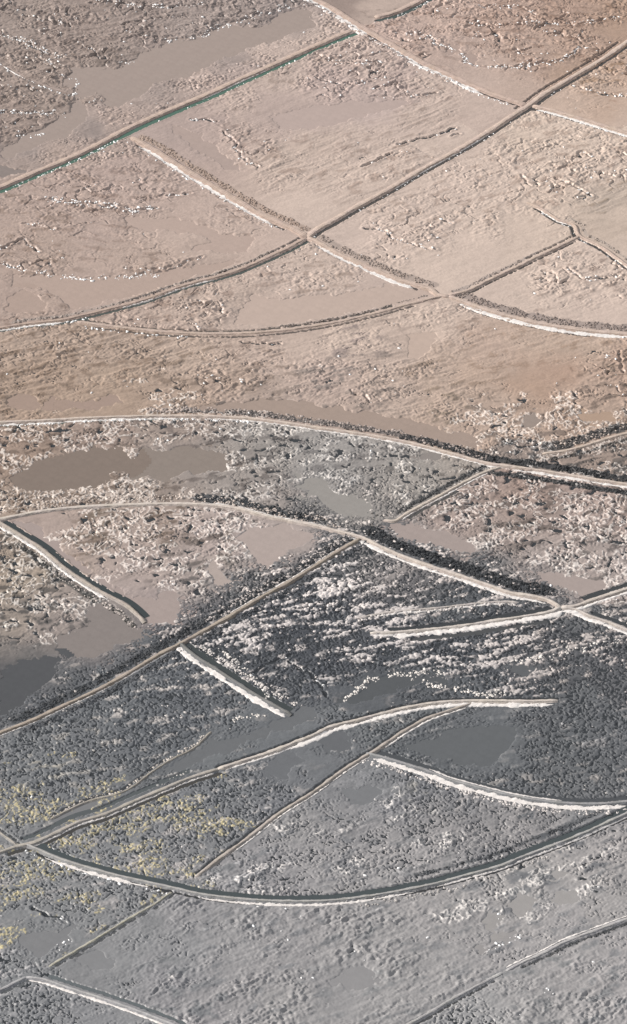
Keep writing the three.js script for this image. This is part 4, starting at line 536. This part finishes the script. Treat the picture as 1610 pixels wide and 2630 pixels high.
const DITCHED = [
  'the long straight bank, upper left',
  'the white-edged bank falling from the top edge',
  'the short bank at the top edge',
  'the very long straight bank at the right',
  'the low speckled bank at the upper right edge',
  'the straight white-edged bank left of centre',
  'the bank between crossing and fork, centre',
  'the curving bank right of the fork',
  'the curving bank left of the crossing',
  'the thin bow-shaped bank',
  'the thin straight bank rising from the fork',
  'the crooked bank stepping to the right edge',
  'the long curved bank across the middle',
  'the short pale branch bank, right',
  'the pale stub at the right edge',
  'the arching bank ending in the elbow',
  'the straight brown bank',
  'the slanting white-faced bank at the left edge',
  'the dark white-faced spur, centre left',
  'the long pointed spit',
  'the pale bank climbing from the elbow',
  'the short white bank falling from the elbow',
  'the thin pale ridge',
  'the long rising white-faced bank, lower right',
  'the tan bank with black drain, lower left',
  'the narrow straight bank in the lower half',
  'the curved bank with painted sunlit line, lower right',
  'the great curving bank across the bottom, lower ribbon painted shade',
  'the thin broken yellowish bank, lower left',
  'the bank cutting off the bottom left corner',
  'the stub at the bottom left edge',
  'the pale ragged-footed bank, bottom right',
  'the pale grooved bank at the bottom edge',
  'the faint old bank near the top left',
  'the thin pale spit, lower left',
  'the tiny bank at the left edge'];
canalLines.forEach(([k, e, part], n) => {
  if (part.length < 3) return;
  const g = facingUp(ribbon(part, [-1, 1].map(r => p => r * (e[3] / 2 + 1.6)), () => 0.055 + 0.004 * (n % 4), 16));
  put('canal_water', g, waterMaterial(e[6]), scene, { kind: 'structure', label: (k === 0 || k === 2 ? 'dark green canal ' : 'narrow dark ditch ') + (e[1] === 'F' ? 'below ' : 'above ') + DITCHED[k], category: 'ditch' });  // ditch water, except the ribbon below the bottom bank, which paints shade
});

// ------------------------------------------------------------------ scrub, clods and painted sun-glint specks lying on the fields
const R2 = mulberry(4242);
for (let j = 1; j < GWZ - 1; j++) { const z0 = FAR_Z + j * CELL, w = halfWidth(z0) - 4; for (let i = 1; i < GWX - 1; i++) {
  const x0 = X0 + i * CELL; if (Math.abs(x0) > w) { continue; }
  const o = j * GWX + i, dC = param[10][o], dS = param[11][o], dF = param[12][o]; if (dC + dS + dF < 0.0008) continue;
  const bd = bankDist[o], cd = canalDist[o], pd = poolDist[o]; if (bd < 1.5 || cd < 0.6 || pd < 1.5) continue;
  const rw = rowsAt(x0, z0), patch = smooth(-0.35, 0.35, rw + 0.6 * gn(x0 / 22, z0 / 14));
  const A = CELL * CELL;
  for (const [d, list] of [[dC * (0.25 + 1.5 * patch), clodSpots], [dS * (1.5 - 1.1 * patch), scrubSpots]]) { let q = d * A; while (R2() < q) { q -= 1; const x = x0 + (R2() - 0.5) * CELL, z = z0 + (R2() - 0.5) * CELL; list.push([x, z, R2(), null, 0]); } }
  if (dF > 0.0005) { const sc = Math.abs(fbm2(x0 / 27 + 13, z0 / 19 - 7)), line = smooth(0.09, 0.02, sc) * smooth(-0.2, 0.25, gn(x0 / 37 + 11, z0 / 37)); if (R2() < dF * A * line * 2.2 + dF * 0.08) glintSpots.push([x0 + (R2() - 0.5) * CELL, z0 + (R2() - 0.5) * CELL, R2(), null, 0]); }
} }
function lumpGeometry(seed, detail, flat, rough) {
  const g0 = new THREE.IcosahedronGeometry(1, detail); g0.deleteAttribute('uv'); g0.deleteAttribute('normal'); const g = mergeVertices(g0), p = g.attributes.position;
  for (let i = 0; i < p.count; i++) { const x = p.getX(i), y = p.getY(i), z = p.getZ(i), r = 1 + rough * (gn(x * 1.7 + seed, z * 1.7 + y * 2.3) * 1.3 + 0.5 * gn(x * 4 - seed, y * 4 + z * 3)); p.setXYZ(i, x * r, Math.max(-0.3, y * r) * flat, z * r * (0.8 + 0.3 * Math.sin(seed))); }
  g.computeVertexNormals(); return g;
}
function scatter(name, labels, category, list, variants, mat, size, colour, limits) {
  variants.forEach((geo, v) => {
    const label = labels[v], mine = list.filter(p => { const k = limits.findIndex(y => p[1] < y); return (k < 0 ? limits.length : k) === v; }); if (!mine.length) return;
    const m = new THREE.InstancedMesh(geo, mat, mine.length), M = new THREE.Matrix4(), q = new THREE.Quaternion(), up = new THREE.Vector3(0, 1, 0), C = new THREE.Color();
    mine.forEach(([x, z, r, c, lift], i) => {
      const s = size[0] + (size[1] - size[0]) * r * r, h = Math.max(heightAt(x, z), -0.1) + lift;
      m.setMatrixAt(i, M.compose(new THREE.Vector3(x, h + s * 0.04, z), q.setFromAxisAngle(up, r * 97), new THREE.Vector3(s * (0.85 + 0.5 * ((r * 31) % 1)), s * (0.7 + 0.6 * ((r * 57) % 1)), s)));
      const k = 0.8 + 0.4 * ((r * 71) % 1), b = c || colour(x, z); m.setColorAt(i, C.setRGB(Math.min(0.88, b[0] * k), Math.min(0.88, b[1] * k), Math.min(0.88, b[2] * k)));
    });
    m.name = numbered(name); m.castShadow = m.receiveShadow = true; m.userData = { kind: 'stuff', label, category }; scene.add(m);
  });
}
const own = (x, z, lo, hi) => { const a = [16, 17, 18].map(k => sample(param[k], x, z)), b = [19, 20, 21].map(k => sample(param[k], x, z)); const la = a[0] + a[1] + a[2], lb = b[0] + b[1] + b[2]; return (la > lb) === hi ? a : b; };
const darkOf = (x, z) => own(x, z, 0, false), paleOf = (x, z) => own(x, z, 0, true).map(v => v * 1.26 + 0.03);
const zAt = py => ground(805, py)[1];
scatter('scrub', ['low brown scrub lining the banks of the tan fields in the upper half', 'blackish scrub in belts beside the pale banks across the middle', 'dark scrub dotted over the slate and grey fields in the lower half'], 'scrub', scrubSpots, [lumpGeometry(1, 2, 0.55, 0.7), lumpGeometry(2.4, 2, 0.62, 0.75), lumpGeometry(5.1, 2, 0.5, 0.7)], std({ roughness: 0.95 }), [0.4, 1.1], darkOf, [zAt(1050), zAt(1640)]);
scatter('salt_clods', ['pale salt-coated clods across the middle, down to the branching spur', 'pale salt-coated clods strewn over the lower slate and grey fields'], 'clods', clodSpots, [lumpGeometry(7, 2, 0.5, 0.6), lumpGeometry(9.3, 2, 0.42, 0.65)], std({ roughness: 0.8 }), [0.45, 1.25], paleOf, [zAt(1700)]);
scatter('painted_glints', ['white specks painted in for sun glints along scarps and water edges'], 'painted glints', glintSpots, [lumpGeometry(3, 1, 0.7, 0.5)], std({ roughness: 0.45 }), [0.4, 1.15], () => [0.86, 0.85, 0.84], []);  // small white lumps standing in for sun glints
console.log('scrub', scrubSpots.length, 'clods', clodSpots.length, 'flakes', glintSpots.length, 'grid', NX, NZ);

renderer.render(scene, camera);
